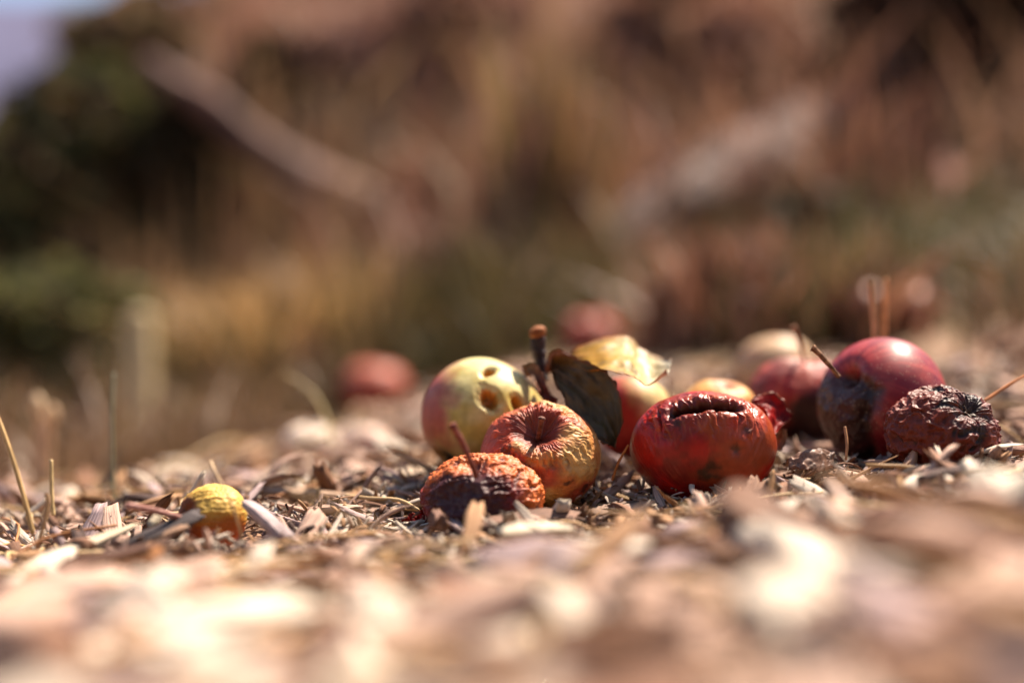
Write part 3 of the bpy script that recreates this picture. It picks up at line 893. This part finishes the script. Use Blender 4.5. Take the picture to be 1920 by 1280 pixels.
# ------------------------------------------------------------------ wood chips and sticks that stand out
def chip(label, p0, p1, w, thick=.4, c=(200, 170, 140), seed=0, name="wood_chip", cat="wood chip", group="wood chips that stand out near the apples", up=(0, -.3, 1), N=16, K=18,
         jag=.12, groove=.14, point=.5, bend=0.0):
    p0, p1 = P(*p0), P(*p1)
    if p0[1] < .60 and up[2] > .5:
        p0[2] += .005; p1[2] += .005                 # on top of the loose litter
    rng = np.random.default_rng(seed + 1000)
    V, q, t, uv, b = chip_shape(rng, N, K, jag, point, thick, groove)
    x = p1 - p0; L = np.linalg.norm(x); x /= L
    z = np.array(up, float); y = np.cross(z, x); y /= np.linalg.norm(y); z = np.cross(x, y)
    hw = w / F * .63 / 2
    V2 = V.copy()
    V2[:, 2] += bend * (1 - 4 * V[:, 0] ** 2) / max(hw, 1e-6) * L
    W = (p0 + p1) / 2 + np.outer(V2[:, 0] * L, x) + np.outer(V2[:, 1] * hw, y) + np.outer(V2[:, 2] * hw, z)
    n = fbm(W * 260, seed, 3)
    col = mix(lin(*c) * .8, lin(*c) * 1.12, smooth(.35, .65, n))
    uv = uv * [L * 30, 1.0]
    return tag(solid(name, W, q, t, M['wood'], col, uv, (p0 + p1) / 2), label, cat, group)

chip("smooth pale lavender stick leaning right of the tiny yellow apple", (462, 938, .60), (582, 1050, .575), 26, .8, (214, 190, 186), 1, "stick", "stick", groove=.05, jag=.05, point=.2)
chip("dark grey charred chip lying under the tiny yellow apple", (228, 1052, .578), (385, 985, .592), 40, .35, (92, 80, 78), 2)
chip("long cream bark strip running in from the left edge", (-20, 1122, .56), (275, 1000, .59), 40, .25, (236, 214, 180), 3, jag=.2)
chip("short cream sliver standing left of the tiny yellow apple", (282, 1012, .592), (302, 980, .598), 18, .4, (236, 216, 180), 4)
chip("thin brown sliver lying in front of the charred chip", (300, 1030, .575), (355, 1008, .58), 16, .5, (190, 150, 120), 5)
chip("long pale stick lying across the litter behind the tiny apple", (448, 916, .70), (795, 942, .69), 20, .8, (216, 180, 150), 6, "stick", "stick", groove=.05, jag=.04, point=.3)
chip("pale chip poking up behind the pale holed apple, low left", (690, 905, .72), (800, 880, .74), 40, .4, (226, 200, 170), 7)
chip("brown bark slab wedged under the frontmost apple", (880, 1008, .585), (1092, 985, .605), 44, .4, (140, 104, 84), 8, N=24, K=22, jag=.1)
chip("blurred cream chip lying before the bark slab", (930, 1022, .55), (1085, 1014, .555), 36, .4, (240, 222, 192), 9)
chip("fibrous grey splinter between yellow and red apples", (1096, 968, .612), (1246, 950, .622), 34, .5, (170, 140, 120), 10, N=26, K=30, jag=.25, groove=.28)
chip("reddish brown splinter lying before the big red apple", (1238, 958, .602), (1372, 968, .598), 24, .6, (178, 130, 100), 11, N=24, K=24, jag=.2, groove=.22)
chip("thin pale splinter slanting before the big red apple", (1226, 958, .60), (1268, 1000, .59), 12, .6, (226, 196, 170), 12)
chip("knotted brown crumb at the foot of the frontmost apple", (798, 1000, .588), (848, 1000, .588), 36, .8, (150, 110, 90), 13, jag=.3)
chip("upright thin tan stub right of the big red apple", (1434, 978, .592), (1450, 880, .602), 15, .8, (196, 146, 96), 14, up=(1, 0, 0), jag=.1, groove=.08)
chip("ragged bark flake standing before the red apple's right side", (1408, 968, .598), (1420, 888, .606), 44, .35, (176, 134, 108), 15, up=(.2, -1, .2), N=20, K=22, jag=.3, groove=.2)
chip("dark stub with orange tip beside the tan stub", (1398, 975, .59), (1410, 925, .594), 18, .7, (120, 78, 48), 16, up=(1, 0, 0))
chip("grey curled chip below the glossy red apple", (1592, 915, .63), (1672, 858, .65), 36, .18, (150, 128, 122), 17, bend=.001, jag=.25)
chip("sharp brown flake in front of the dark shrivelled apple", (1684, 880, .615), (1762, 906, .605), 34, .3, (190, 150, 128), 18, N=20, K=20, jag=.25, groove=.15)
chip("pale rounded chip left of the glossy red apple's base", (1470, 868, .65), (1556, 858, .66), 26, .6, (200, 168, 146), 19)
chip("short cream chip under the glossy apple's left side", (1488, 885, .64), (1540, 880, .64), 22, .6, (226, 196, 172), 20)
chip("dark stick lying right of the sharp brown flake", (1722, 922, .57), (1850, 895, .58), 30, .6, (96, 68, 58), 21, "stick", "stick")
chip("brown twig piece below the dark shrivelled apple's right side", (1826, 848, .63), (1930, 842, .63), 22, .8, (160, 116, 94), 22, "stick", "stick", groove=.06)
chip("ragged curved chip standing in the blurred middle ground", (1550, 925, .555), (1600, 985, .545), 34, .4, (190, 160, 140), 23)
chip("big cream chip glowing out of focus at right edge", (1850, 930, .46), (1925, 960, .44), 80, .5, (244, 230, 206), 24)
chip("broad brown bark strip across the blurred right foreground", (1060, 1085, .50), (1860, 1062, .46), 44, .4, (170, 124, 76), 25, jag=.05, N=24)
chip("long dark shaded stick in the left foreground", (-20, 1175, .46), (260, 1200, .45), 46, .5, (120, 92, 84), 26, "stick", "stick")
chip("grey stick above the dark shaded one in the left foreground", (-20, 1140, .49), (250, 1148, .48), 40, .5, (150, 118, 110), 27, "stick", "stick")
chip("long dark branch piece slanting in the left foreground", (60, 1110, .53), (330, 1040, .545), 30, .5, (120, 84, 66), 28, "stick", "stick")
chip("upright orange brown flake in the left foreground", (270, 1110, .52), (296, 1022, .53), 34, .3, (206, 140, 84), 29, up=(.3, -1, .2))
chip("broad cream chip slanting in the centre left foreground", (268, 1170, .45), (350, 1095, .48), 60, .4, (240, 214, 190), 30)
chip("cream chip lowest in the centre foreground", (1030, 1290, .36), (1050, 1170, .40), 80, .4, (246, 232, 212), 31)
chip("wide cream chip lowest right of centre", (1110, 1260, .36), (1240, 1190, .38), 90, .4, (244, 228, 208), 32)
chip("cream chip in the centre foreground, left of the lowest one", (780, 1170, .42), (840, 1250, .39), 60, .4, (244, 228, 206), 33)
chip("cream chip slanting up right in the centre foreground", (860, 1190, .42), (980, 1110, .46), 50, .4, (236, 212, 190), 34)
chip("pale chip bent like a tick mark in the middle foreground", (640, 1095, .50), (700, 1040, .52), 26, .6, (232, 200, 176), 35)
chip("short pale chip in the left foreground below the lavender stick", (290, 1275, .36), (345, 1180, .40), 60, .4, (232, 206, 186), 36)

# ------------------------------------------------------------------ the rest of the litter
rng = np.random.default_rng(7)
PAL = [((246, 226, 202), .26, "cream"), ((226, 186, 162), .30, "pinkish tan"), ((196, 168, 164), .12, "grey"), ((210, 160, 114), .10, "orange tan"),
       ((152, 108, 80), .22, "brown"), ((86, 60, 50), .08, "dark brown")]
PW = np.array([p[1] for p in PAL]); PW /= PW.sum()

def scatter(n, y0, y1, spread=.43, power=1.0):
    Y = y0 + (y1 - y0) * rng.uniform(0, 1, n) ** power
    X = rng.uniform(-1, 1, n) * (Y * spread + .04)
    return X, Y

def clear(X, Y, k):
    ok = np.ones(len(X), bool)
    for ax, ay, ar in APPLES:
        ok &= ((X - ax) ** 2 + (Y - ay) ** 2) > (ar * k) ** 2
    return ok

class Piece: pass
def pieces(n, y0, y1, lmin, lmax, wr, tr, power=1.0, lift=.005, tilt=.22, spread=.43, keep=.62):
    X, Y = scatter(n, y0, y1, spread, power)
    L = np.exp(rng.uniform(math.log(lmin), math.log(lmax), n))
    t = X / Y
    ok = clear(X, Y, keep) & (Y < np.interp(t, [-.36, -.27, -.18, -.10, 0, .1, .22, .36], [1.0, 1.06, 1.25, 1.55, 1.6, 1.42, 1.25, 1.12]) * rng.uniform(.86, 1.04, n))
    out = []
    Z = ground_z(X, Y)
    for i in np.where(ok)[0]:
        p = Piece()
        p.L = L[i]; p.w = L[i] * rng.uniform(*wr); p.t = rng.uniform(*tr)
        p.w = min(max(p.w, .0012), .022 if y1 <= .5 else .014)
        p.yaw = rng.uniform(0, 2 * np.pi); p.pitch = rng.normal(0, tilt); p.roll = rng.normal(0, .35)
        p.pos = np.array([X[i], Y[i], Z[i] + rng.uniform(0, lift) + p.w * p.t * .4 + abs(math.sin(p.pitch)) * p.L * .3])
        p.k = rng.choice(len(PAL), p=PW)
        p.col = lin(*PAL[p.k][0]) * rng.uniform(.75, 1.12)
        px, py = 960 + p.pos[0] / p.pos[1] * F, 640 - (p.pos[2] - HC) / p.pos[1] * F
        p.px, p.py = px, py
        if Y[i] > 1.15 and py < 690 and p.L > .022:
            continue
        inside = -20 < px < 1940 and py < 1330
        p.size = p.L * p.w / p.pos[1] ** 2 if inside else 0
        out.append(p)
    return out

def frame(p):
    R = Matrix.Rotation(p.yaw, 3, 'Z') @ Matrix.Rotation(p.pitch, 3, 'Y') @ Matrix.Rotation(p.roll, 3, 'X')
    return np.array(R)

LIB = {}
for key, (N, K) in {'fine': (12, 14), 'mid': (8, 10), 'low': (5, 7)}.items():
    LIB[key] = [chip_shape(np.random.default_rng(50 + i), N, K, jag=.08 + .22 * (i % 4) / 3, point=.3 + .6 * (i % 3) / 2, thick=1.0, groove=.1 + .12 * (i % 5) / 4) for i in range(20)]

def piece_mesh(p, lib):
    V, q, t, uv, b = lib[int(rng.integers(len(lib)))]
    W = V.copy()
    W[:, 2] = W[:, 2] * p.w / 2 * p.t + b * p.L * (1 - 4 * V[:, 0] ** 2) * .6
    W[:, 1] *= p.w / 2
    W[:, 0] *= p.L
    return W @ frame(p).T, q, t, uv * [p.L * 30, 1.0]

def merge(ps, libf, name, mat, label, straws=False):
    Vs, Qs, Ts, Us, Cs, n0 = [], [], [], [], [], 0
    for p in ps:
        V, q, t, uv = libf(p)
        Vs.append(V + p.pos); Qs.append(q + n0); Ts.append(t + n0); Us.append(uv); Cs.append(np.repeat(p.col[None], len(V), 0))
        n0 += len(V)
    return tag(link(name, make_mesh(name, np.vstack(Vs), np.vstack(Qs), np.vstack(Ts), mat, np.vstack(Cs), np.vstack(Us), straws)), label, kind="stuff")

allc = pieces(1500, .20, .50, .016, .085, (.12, .34), (.2, .5), tilt=.15, power=.9, lift=.006)
allc += pieces(1300, .44, .57, .007, .05, (.08, .3), (.25, .6), tilt=.2, lift=.006)
allc += pieces(4200, .54, .80, .006, .040, (.05, .22), (.25, .7), lift=.009, tilt=.32)
allc += pieces(3000, .78, 1.25, .008, .05, (.08, .32), (.25, .5), tilt=.28)
allc += pieces(2400, 1.2, 2.3, .015, .06, (.15, .45), (.25, .5))
bits = pieces(9000, .52, .76, .002, .011, (.07, .3), (.3, .9), lift=.012, tilt=.6)
allc.sort(key=lambda p: -p.size)
NI = 262
ind, rest = allc[:NI], allc[NI:]

ANCH = [("the frontmost shrivelled apple", 906, 1000), ("the wrinkled yellow apple", 1014, 960), ("the big red apple", 1319, 945), ("the glossy red apple", 1650, 885),
        ("the dark shrivelled apple", 1770, 890), ("the tiny yellow apple", 397, 1024), ("the pale apple pair", 630, 885)]
def place(px, py, Y):
    if py > 1225: row = "at the bottom edge"
    elif py > 1130: row = "in near foreground"
    elif py > 1040: row = "in foreground"
    else: row = "lying"
    best = min(ANCH, key=lambda a: abs(a[1] - px) + .5 * abs(a[2] - py))
    dx = px - best[1]
    rel = ("left of " if dx < -70 else "right of " if dx > 70 else ("in front of " if py > best[2] else "behind ")) + best[0]
    return row + ", " + rel

def short(l):
    return l if len(l.split()) <= 16 else short(l.replace('shrivelled ', '', 1) if 'shrivelled ' in l else ' '.join(l.split()[1:]))

def sizes(p):
    r = p.L / p.w
    return ("long thin" if r > 5.5 and p.L > .02 else "thin" if r > 5.5 else "broad" if r < 3.4 else "stubby" if p.L < .018 else "narrow")

for p in ind:
    V, q, t, uv = piece_mesh(p, LIB['fine'])
    me = make_mesh("wood_chip", V, q, t, M['wood'], np.repeat(p.col[None], len(V), 0), uv, False)
    o = link("wood_chip", me, None, p.pos)
    tag(o, short(f"{sizes(p)} {PAL[p.k][2]} wood chip {place(p.px, p.py, p.pos[1])}"), "wood chip", "wood chips of the litter")

merge(rest, lambda p: piece_mesh(p, LIB['mid'] if p.pos[1] < .85 else LIB['low']), "wood_chips", M['wood'], "small wood chips covering the ground")
merge(bits, lambda p: piece_mesh(p, LIB['low']), "crumbs", M['wood'], "fine splinters and crumbs between the wood chips")

# loose straws
def straw_piece(p):
    r = p.w / 2
    k = np.random.default_rng(int(p.yaw * 1e5) % 99991)
    a = k.normal(0, .10, 3)
    pts = np.array([[-.5, 0, 0], [-.17, a[0], abs(a[2]) * .4], [.17, a[1], abs(a[2]) * .4], [.5, 0, 0]]) * p.L
    V, q, t, uv = tube(pts, [r, r, r * .8], 6, 10, .1, 3)
    return V @ frame(p).T, q, t, uv
SP = [((226, 190, 136), "pale"), ((206, 160, 104), "tan"), ((190, 126, 70), "orange"), ((160, 120, 88), "brown")]
def straws(n, y0, y1, lmin, lmax, tilt=.14, lift=.010):
    ps = pieces(n, y0, y1, lmin, lmax, (.02, .03), (1, 1), tilt=tilt, lift=lift, keep=1.0)
    for p in ps:
        p.w = rng.uniform(.0009, .0020) * (1.9 if rng.uniform() < .18 else 1); p.k = int(rng.choice(4, p=[.4, .3, .15, .15])); p.col = lin(*SP[p.k][0]) * rng.uniform(.8, 1.1)
        p.size = p.L / p.pos[1] if p.size else 0
        ax = frame(p)[:, 0] * p.L / 2
        p.hides = False
        for k in (-1, -.5, 0, .5, 1):                 # leave the fruit free of straws lying against its near side
            w = p.pos + ax * k
            u, v = 960 + w[0] / w[1] * F, 640 - (w[2] - HC) / w[1] * F
            p.hides |= any(((u - f[0]) / f[2]) ** 2 + ((v - f[1]) / f[3]) ** 2 < .8 and w[1] < f[4] for f in FRONT[:11])
    return [p for p in ps if not p.hides]
sl = straws(340, .3, .58, .03, .11) + straws(420, .56, .80, .015, .08) + straws(380, .8, 1.4, .03, .14) + straws(200, 1.3, 2.2, .05, .2)
sl.sort(key=lambda p: -p.size)
for p in sl[:160]:
    V, q, t, uv = straw_piece(p)
    o = link("dry_straw", make_mesh("dry_straw", V, q, t, M['straw'], np.repeat(p.col[None], len(V), 0), uv), None, p.pos)
    ln = "long" if p.L > .07 else "short"
    tag(o, f"{ln} {SP[p.k][1]} straw lying {place(p.px, p.py, p.pos[1])}", "straw", "straws lying on the litter")
merge(sl[160:], straw_piece, "straws", M['straw'], "loose straws scattered through the litter", True)

# ------------------------------------------------------------------ background bank: grass, shrubs, branches
def blades(n, area, hmin, hmax, w, cols, seed, zfun=ground_z, lean=.35):
    r = np.random.default_rng(seed)
    X, Y = area(r, n)
    Z = zfun(X, Y)
    h = r.uniform(hmin, hmax, n)
    az = r.uniform(0, 2 * np.pi, n); ln = np.abs(r.normal(0, lean, n))
    wid = w * r.uniform(.6, 1.4, n)
    face = r.uniform(0, 2 * np.pi, n)
    S = 5
    t = np.linspace(0, 1, S)
    d = np.stack([np.cos(az), np.sin(az), 0 * az], -1)
    C = np.stack([X, Y, Z], -1)[:, None, :] + d[:, None, :] * (h * ln)[:, None, None] * (t ** 2)[None, :, None]
    C[..., 2] += h[:, None] * (t - .25 * np.minimum(ln, 1)[:, None] * t ** 2)
    s = np.stack([np.cos(face), np.sin(face), 0 * face], -1)
    hw = wid[:, None] * np.interp(t, [0, .6, 1], [1, .8, .1])[None, :] / 2
    V = np.stack([C - s[:, None] * hw[..., None], C + s[:, None] * hw[..., None]], 2).reshape(-1, 3)
    b = np.arange(n)[:, None] * S * 2 + np.arange(S - 1)[None, :] * 2
    q = np.stack([b, b + 1, b + 3, b + 2], -1).reshape(-1, 4)
    C_ = np.array([lin(*c) for c in cols])
    pn = fbm(np.stack([X * 2.5, Y * 2.5, 0 * X], -1), seed, 3)
    k = np.clip(((pn - .25) / .5) * len(cols) + r.normal(0, .7, n), 0, len(cols) - 1).astype(int)
    col = np.repeat(C_[k] * r.uniform(.75, 1.15, n)[:, None], S * 2, 0)
    return V, q, col

def area_fan(y0, y1, t0, t1):
    def f(r, n):
        Y = np.exp(r.uniform(math.log(y0), math.log(y1), n))
        return r.uniform(t0, t1, n) * Y, Y
    return f

V, q, c = blades(9000, area_fan(2.0, 6.5, -.50, .50), .05, .30, .007,
                 [(204, 158, 124), (200, 146, 120), (186, 130, 104), (204, 164, 118), (160, 124, 90)], 5, lean=.6)
tag(link("dry_grass", make_mesh("dry_grass", V, q, None, M['grass'], c)), "dry brown grass covering the bank behind", kind="stuff")

def area_left(r, n):
    Y = r.uniform(1.05, 2.3, n)
    t = r.uniform(-.48, .42, n)
    lim = np.interp(t, [-.36, -.27, -.18, -.10, 0, .1, .22, .36], [1.05, 1.12, 1.3, 1.55, 1.6, 1.42, 1.25, 1.12])
    Y = np.maximum(Y, lim + np.abs(r.normal(0, .25, n)))
    for lb, x, y, Ya, rx, ry, c1, c2 in BG:          # no blades growing in front of the far apples
        Y = np.where((np.abs(t - (x - 960) / F) < .035) & (Y < Ya + .05), Ya + .06 + np.abs(r.normal(0, .15, n)), Y)
    return t * Y, Y
V, q, c = blades(6500, area_left, .03, .13, .004, [(168, 136, 102), (152, 118, 90), (128, 112, 76), (112, 104, 64)], 15, lean=.7)
tag(link("grass", make_mesh("grass", V, q, None, M['grass'], c)), "short dry grass beyond the edge of the litter", kind="stuff")

# fallen leaves on the bank
def leaf_litter(n, area, size, cols, seed, lift=.02):
    r = np.random.default_rng(seed)
    X, Y = area(r, n)
    Z = ground_z(X, Y) + r.uniform(0, lift, n)
    return leaf_quads(np.stack([X, Y, Z], -1), size, cols, r)
def leaf_quads(C, size, cols, r, flat=0.0):
    n = len(C)
    a = r.normal(0, 1, (n, 3)); b = r.normal(0, 1, (n, 3))
    if flat: a[:, 2] *= 1 - flat; b[:, 2] *= 1 - flat
    a /= np.linalg.norm(a, axis=1)[:, None]
    b -= a * np.sum(a * b, 1)[:, None]; b /= np.linalg.norm(b, axis=1)[:, None]
    s = size * r.uniform(.5, 1.4, n)[:, None]
    nrm = np.cross(a, b)
    pts = [C - a * s * .5, C + b * s * .28 - a * s * .05 + nrm * s * .08, C + a * s * .5, C - b * s * .28 - a * s * .05 + nrm * s * .08]
    V = np.stack(pts, 1).reshape(-1, 3)
    q = np.arange(n * 4).reshape(n, 4)
    C_ = np.array([lin(*c) for c in cols])
    col = np.repeat(C_[r.integers(len(cols), size=n)] * r.uniform(.7, 1.2, n)[:, None], 4, 0)
    return V, q, col
V, q, c = leaf_litter(6000, area_fan(1.9, 6, -.5, .5), .05, [(190, 136, 112), (168, 112, 84), (208, 156, 130), (150, 108, 74)], 9)
tag(link("fallen_leaves", make_mesh("fallen_leaves", V, q, None, M['foliage'], c)), "fallen brown leaves on the bank behind", kind="stuff")

def shrub(name, label, cat, px, py, Y, rx, ry, n, size, cols, seed, stemcol=(96, 70, 52), group=None, ry_depth=None, nst=9, clump=.46, shape=None):
    Y = min(Y, hit(px, py) - .10)
    c = P(px, py, Y)
    R = np.array([rx * Y / F, (ry_depth or min(rx, ry)) * Y / F, ry * Y / F])
    r = np.random.default_rng(seed)
    base = np.array([c[0], c[1], float(ground_z(c[0], c[1]))])
    o = empty(name, base)
    U = r.normal(0, 1, (n * 4, 3)); U /= np.linalg.norm(U, axis=1)[:, None]
    U *= r.uniform(0, 1, (n * 4, 1)) ** .42
    U *= (1 + .5 * (fbm(U * 2.2 + seed, seed, 2) - .5))[:, None] * 1.05
    Cn = c + U * R
    keep = (fbm(U * 3.2 + 5, seed + 3, 3) > clump) & (Cn[:, 2] > ground_z(Cn[:, 0], Cn[:, 1], False) - .02)
    if shape is not None:
        keep &= shape(Cn)
    Cn = Cn[keep][:n]
    V, q, col = leaf_quads(Cn, size, cols, r)
    solid("foliage", V, q, None, M['foliage'], col, None, base, o)
    Vs, Qs, Ts, Us, n0 = [], [], [], [], 0
    for k in range(nst):
        tip = Cn[r.integers(len(Cn))]
        b = base + np.array([r.normal(0, .1), r.normal(0, .1), 0]) * R[0]
        mid = (b + tip) / 2 + r.normal(0, .08, 3) * R
        V, q, t, uv = tube([b, mid, tip], [.006 * R[0] + .002, .004 * R[0] + .002, .001], 6, 10, .2, k)
        Vs.append(V); Qs.append(q + n0); Ts.append(t + n0); Us.append(uv); n0 += len(V)
    V = np.vstack(Vs)
    solid("stem", V, np.vstack(Qs), np.vstack(Ts), M['bark'], np.tile(lin(*stemcol), (len(V), 1)), np.vstack(Us), base, o)
    return tag(o, label, cat, group)

GRN = [(98, 98, 58), (112, 112, 64), (88, 86, 54), (130, 128, 74)]
DRK = [(84, 68, 46), (96, 78, 52), (70, 58, 40), (110, 86, 60)]
BRN = [(176, 124, 98), (150, 102, 80), (190, 140, 112), (130, 92, 68)]
PNK = [(214, 166, 150), (204, 150, 134), (186, 132, 116), (170, 130, 104)]
TAN = [(220, 176, 118), (200, 156, 104), (180, 138, 92), (230, 190, 138)]
OLV = [(140, 124, 78), (124, 110, 70), (160, 136, 90), (116, 98, 64)]
DEEP = [(56, 42, 28), (64, 48, 32), (46, 36, 26), (80, 58, 42)]
SH = "shrubs on the bank behind"
shrub("evergreen_shrub", "big dark green rounded shrub at the left, upper left of the tiny yellow apple", "shrub", 200, 400, 2.5, 255, 265, 6500, .05, GRN + DRK, 1, group=SH)
shrub("evergreen_shrub", "dark green low foliage at the left edge behind the tall stalks", "shrub", 60, 650, 1.8, 240, 150, 4200, .035, GRN + OLV[1:2], 2, group=SH)
shrub("evergreen_shrub", "deep shaded brushwood between the dark green shrub and slanting pale branch", "shrub", 340, 340, 2.35, 95, 170, 2600, .045, DRK + GRN[2:3], 15, group=SH)
shrub("evergreen_shrub", "small dark shrub right of the slanting pale branch, upper left", "shrub", 520, 170, 4.0, 80, 100, 1200, .06, DEEP, 3, group=SH)
shrub("dry_shrub", "olive pinkish shrub at the top left beside the lavender hillside", "shrub", 235, 75, 3.4, 130, 70, 1500, .05, OLV + PNK[2:], 14, group=SH)
shrub("dry_shrub", "pinkish dry shrub along the top edge left of centre", "shrub", 450, 20, 4.6, 260, 80, 1600, .06, PNK + OLV, 4, group=SH)
shrub("dry_shrub", "pinkish brown dry shrub right of the small dark shrub", "shrub", 660, 130, 4.2, 110, 90, 1100, .06, PNK, 5, group=SH)
shrub("dry_shrub", "tall reddish brown dry shrub above the pale apple", "shrub", 860, 110, 4.0, 140, 170, 2000, .06, PNK + BRN, 6, group=SH)
shrub("dry_shrub", "rusty dry shrub at the top, right of the golden clump", "shrub", 1280, 150, 4.0, 200, 190, 2600, .06, BRN + PNK[:1], 9, group=SH)
shrub("dark_shrub", "tall dark brown shrub filling the upper right corner", "shrub", 1760, 170, 3.3, 230, 290, 5200, .06, DEEP + [(120, 78, 60)], 10, group=SH)
shrub("dark_shrub", "dark brown brushwood below the right slanting log", "shrub", 1500, 460, 2.7, 220, 90, 2000, .05, DRK + BRN[1:2], 11, group=SH)
shrub("dry_shrub", "rusty weeds under the slanting pale branch", "shrub", 560, 410, 2.9, 110, 80, 1100, .05, BRN + TAN[2:3], 12, group=SH)
shrub("dark_shrub", "olive brown weeds behind the pale holed apple", "shrub", 780, 430, 2.9, 90, 120, 1000, .05, OLV + BRN, 13, group=SH)

def clump(label, px, pbase, Y, width, hmin, hmax, n, w, cols, seed, lean=.4):
    Y = min(Y, hit(px, pbase) - .05)
    c = P(px, pbase, Y)
    sw = width * Y / F
    def ar(r, k):
        return c[0] + r.normal(0, sw / 2, k), c[1] + r.normal(0, sw / 2.5, k)
    V, q, col = blades(n, ar, hmin, hmax, w, cols, seed, lean=lean)
    base = np.array([c[0], c[1], float(ground_z(c[0], c[1]))])
    return tag(solid("dry_grass_clump", V, q, None, M['grass'], col, None, base), label, "grass clump", "grass clumps on the bank behind")
clump("golden dry grass clump in the middle, above the upright twig", 1030, 560, 3.0, 120, .15, .45, 300, .010, TAN[1:3] + OLV[2:3] + PNK[2:], 71, .3)
clump("tan mounded grass clump below the slanting pale branch", 530, 770, 1.9, 190, .06, .22, 1300, .008, TAN[:1] + OLV + TAN[2:3] + BRN[:1], 72, .7)
clump("brown grass clump behind the pale holed apple", 860, 660, 2.0, 240, .05, .20, 900, .008, TAN[1:3] + OLV + BRN, 73, .5)
clump("pinkish grass clump between golden clump and right slanting log", 1180, 540, 2.6, 110, .03, .10, 300, .011, PNK + BRN, 74, .35)
clump("reddish brown grass clump right of centre above the small orange apple", 1380, 620, 2.1, 160, .04, .13, 500, .010, BRN + PNK[2:], 75, .45)
clump("tan grass tuft behind the tall stalk at left", 330, 800, 1.75, 90, .06, .2, 260, .008, OLV + TAN[2:3], 76, .5)
clump("olive grass tuft behind the upright straws at right", 1600, 620, 1.9, 150, .04, .12, 260, .009, OLV + BRN, 77, .5)

def branch(label, pts, radii, c, seed, name="fallen_branch", cat="branch"):
    pts = [P(x, y, min(Y, hit(x, y) - .12)) for x, y, Y in pts]
    V, q, t, uv = tube(pts, radii, 14, 60, .3, seed)
    n = fbm(V * 14, seed, 3)
    return tag(solid(name, V, q, t, M['bark'], mix(lin(*c) * .75, lin(*c) * 1.1, smooth(.35, .65, n)), uv, pts[0]), label, cat)
branch("pale bare branch slanting down right across the dark green shrub", [(270, 120, 2.30), (380, 190, 2.30), (470, 270, 2.30), (590, 340, 2.32), (690, 400, 2.34), (800, 480, 2.36)],
       [.020, .026, .030, .032, .034, .036], (134, 96, 82), 3)
branch("thick pale log slanting down left on the right side of the bank", [(1680, 190, 2.5), (1480, 290, 2.4), (1300, 390, 2.3), (1140, 490, 2.2)], [.05, .07, .075, .06], (116, 84, 72), 4, "fallen_log", "log")
branch("thin pale branch standing in the dark shrub, upper right", [(1790, 360, 2.7), (1765, 280, 2.7), (1745, 200, 2.7), (1700, 60, 2.8)], [.016, .014, .012, .008], (180, 120, 100), 6)
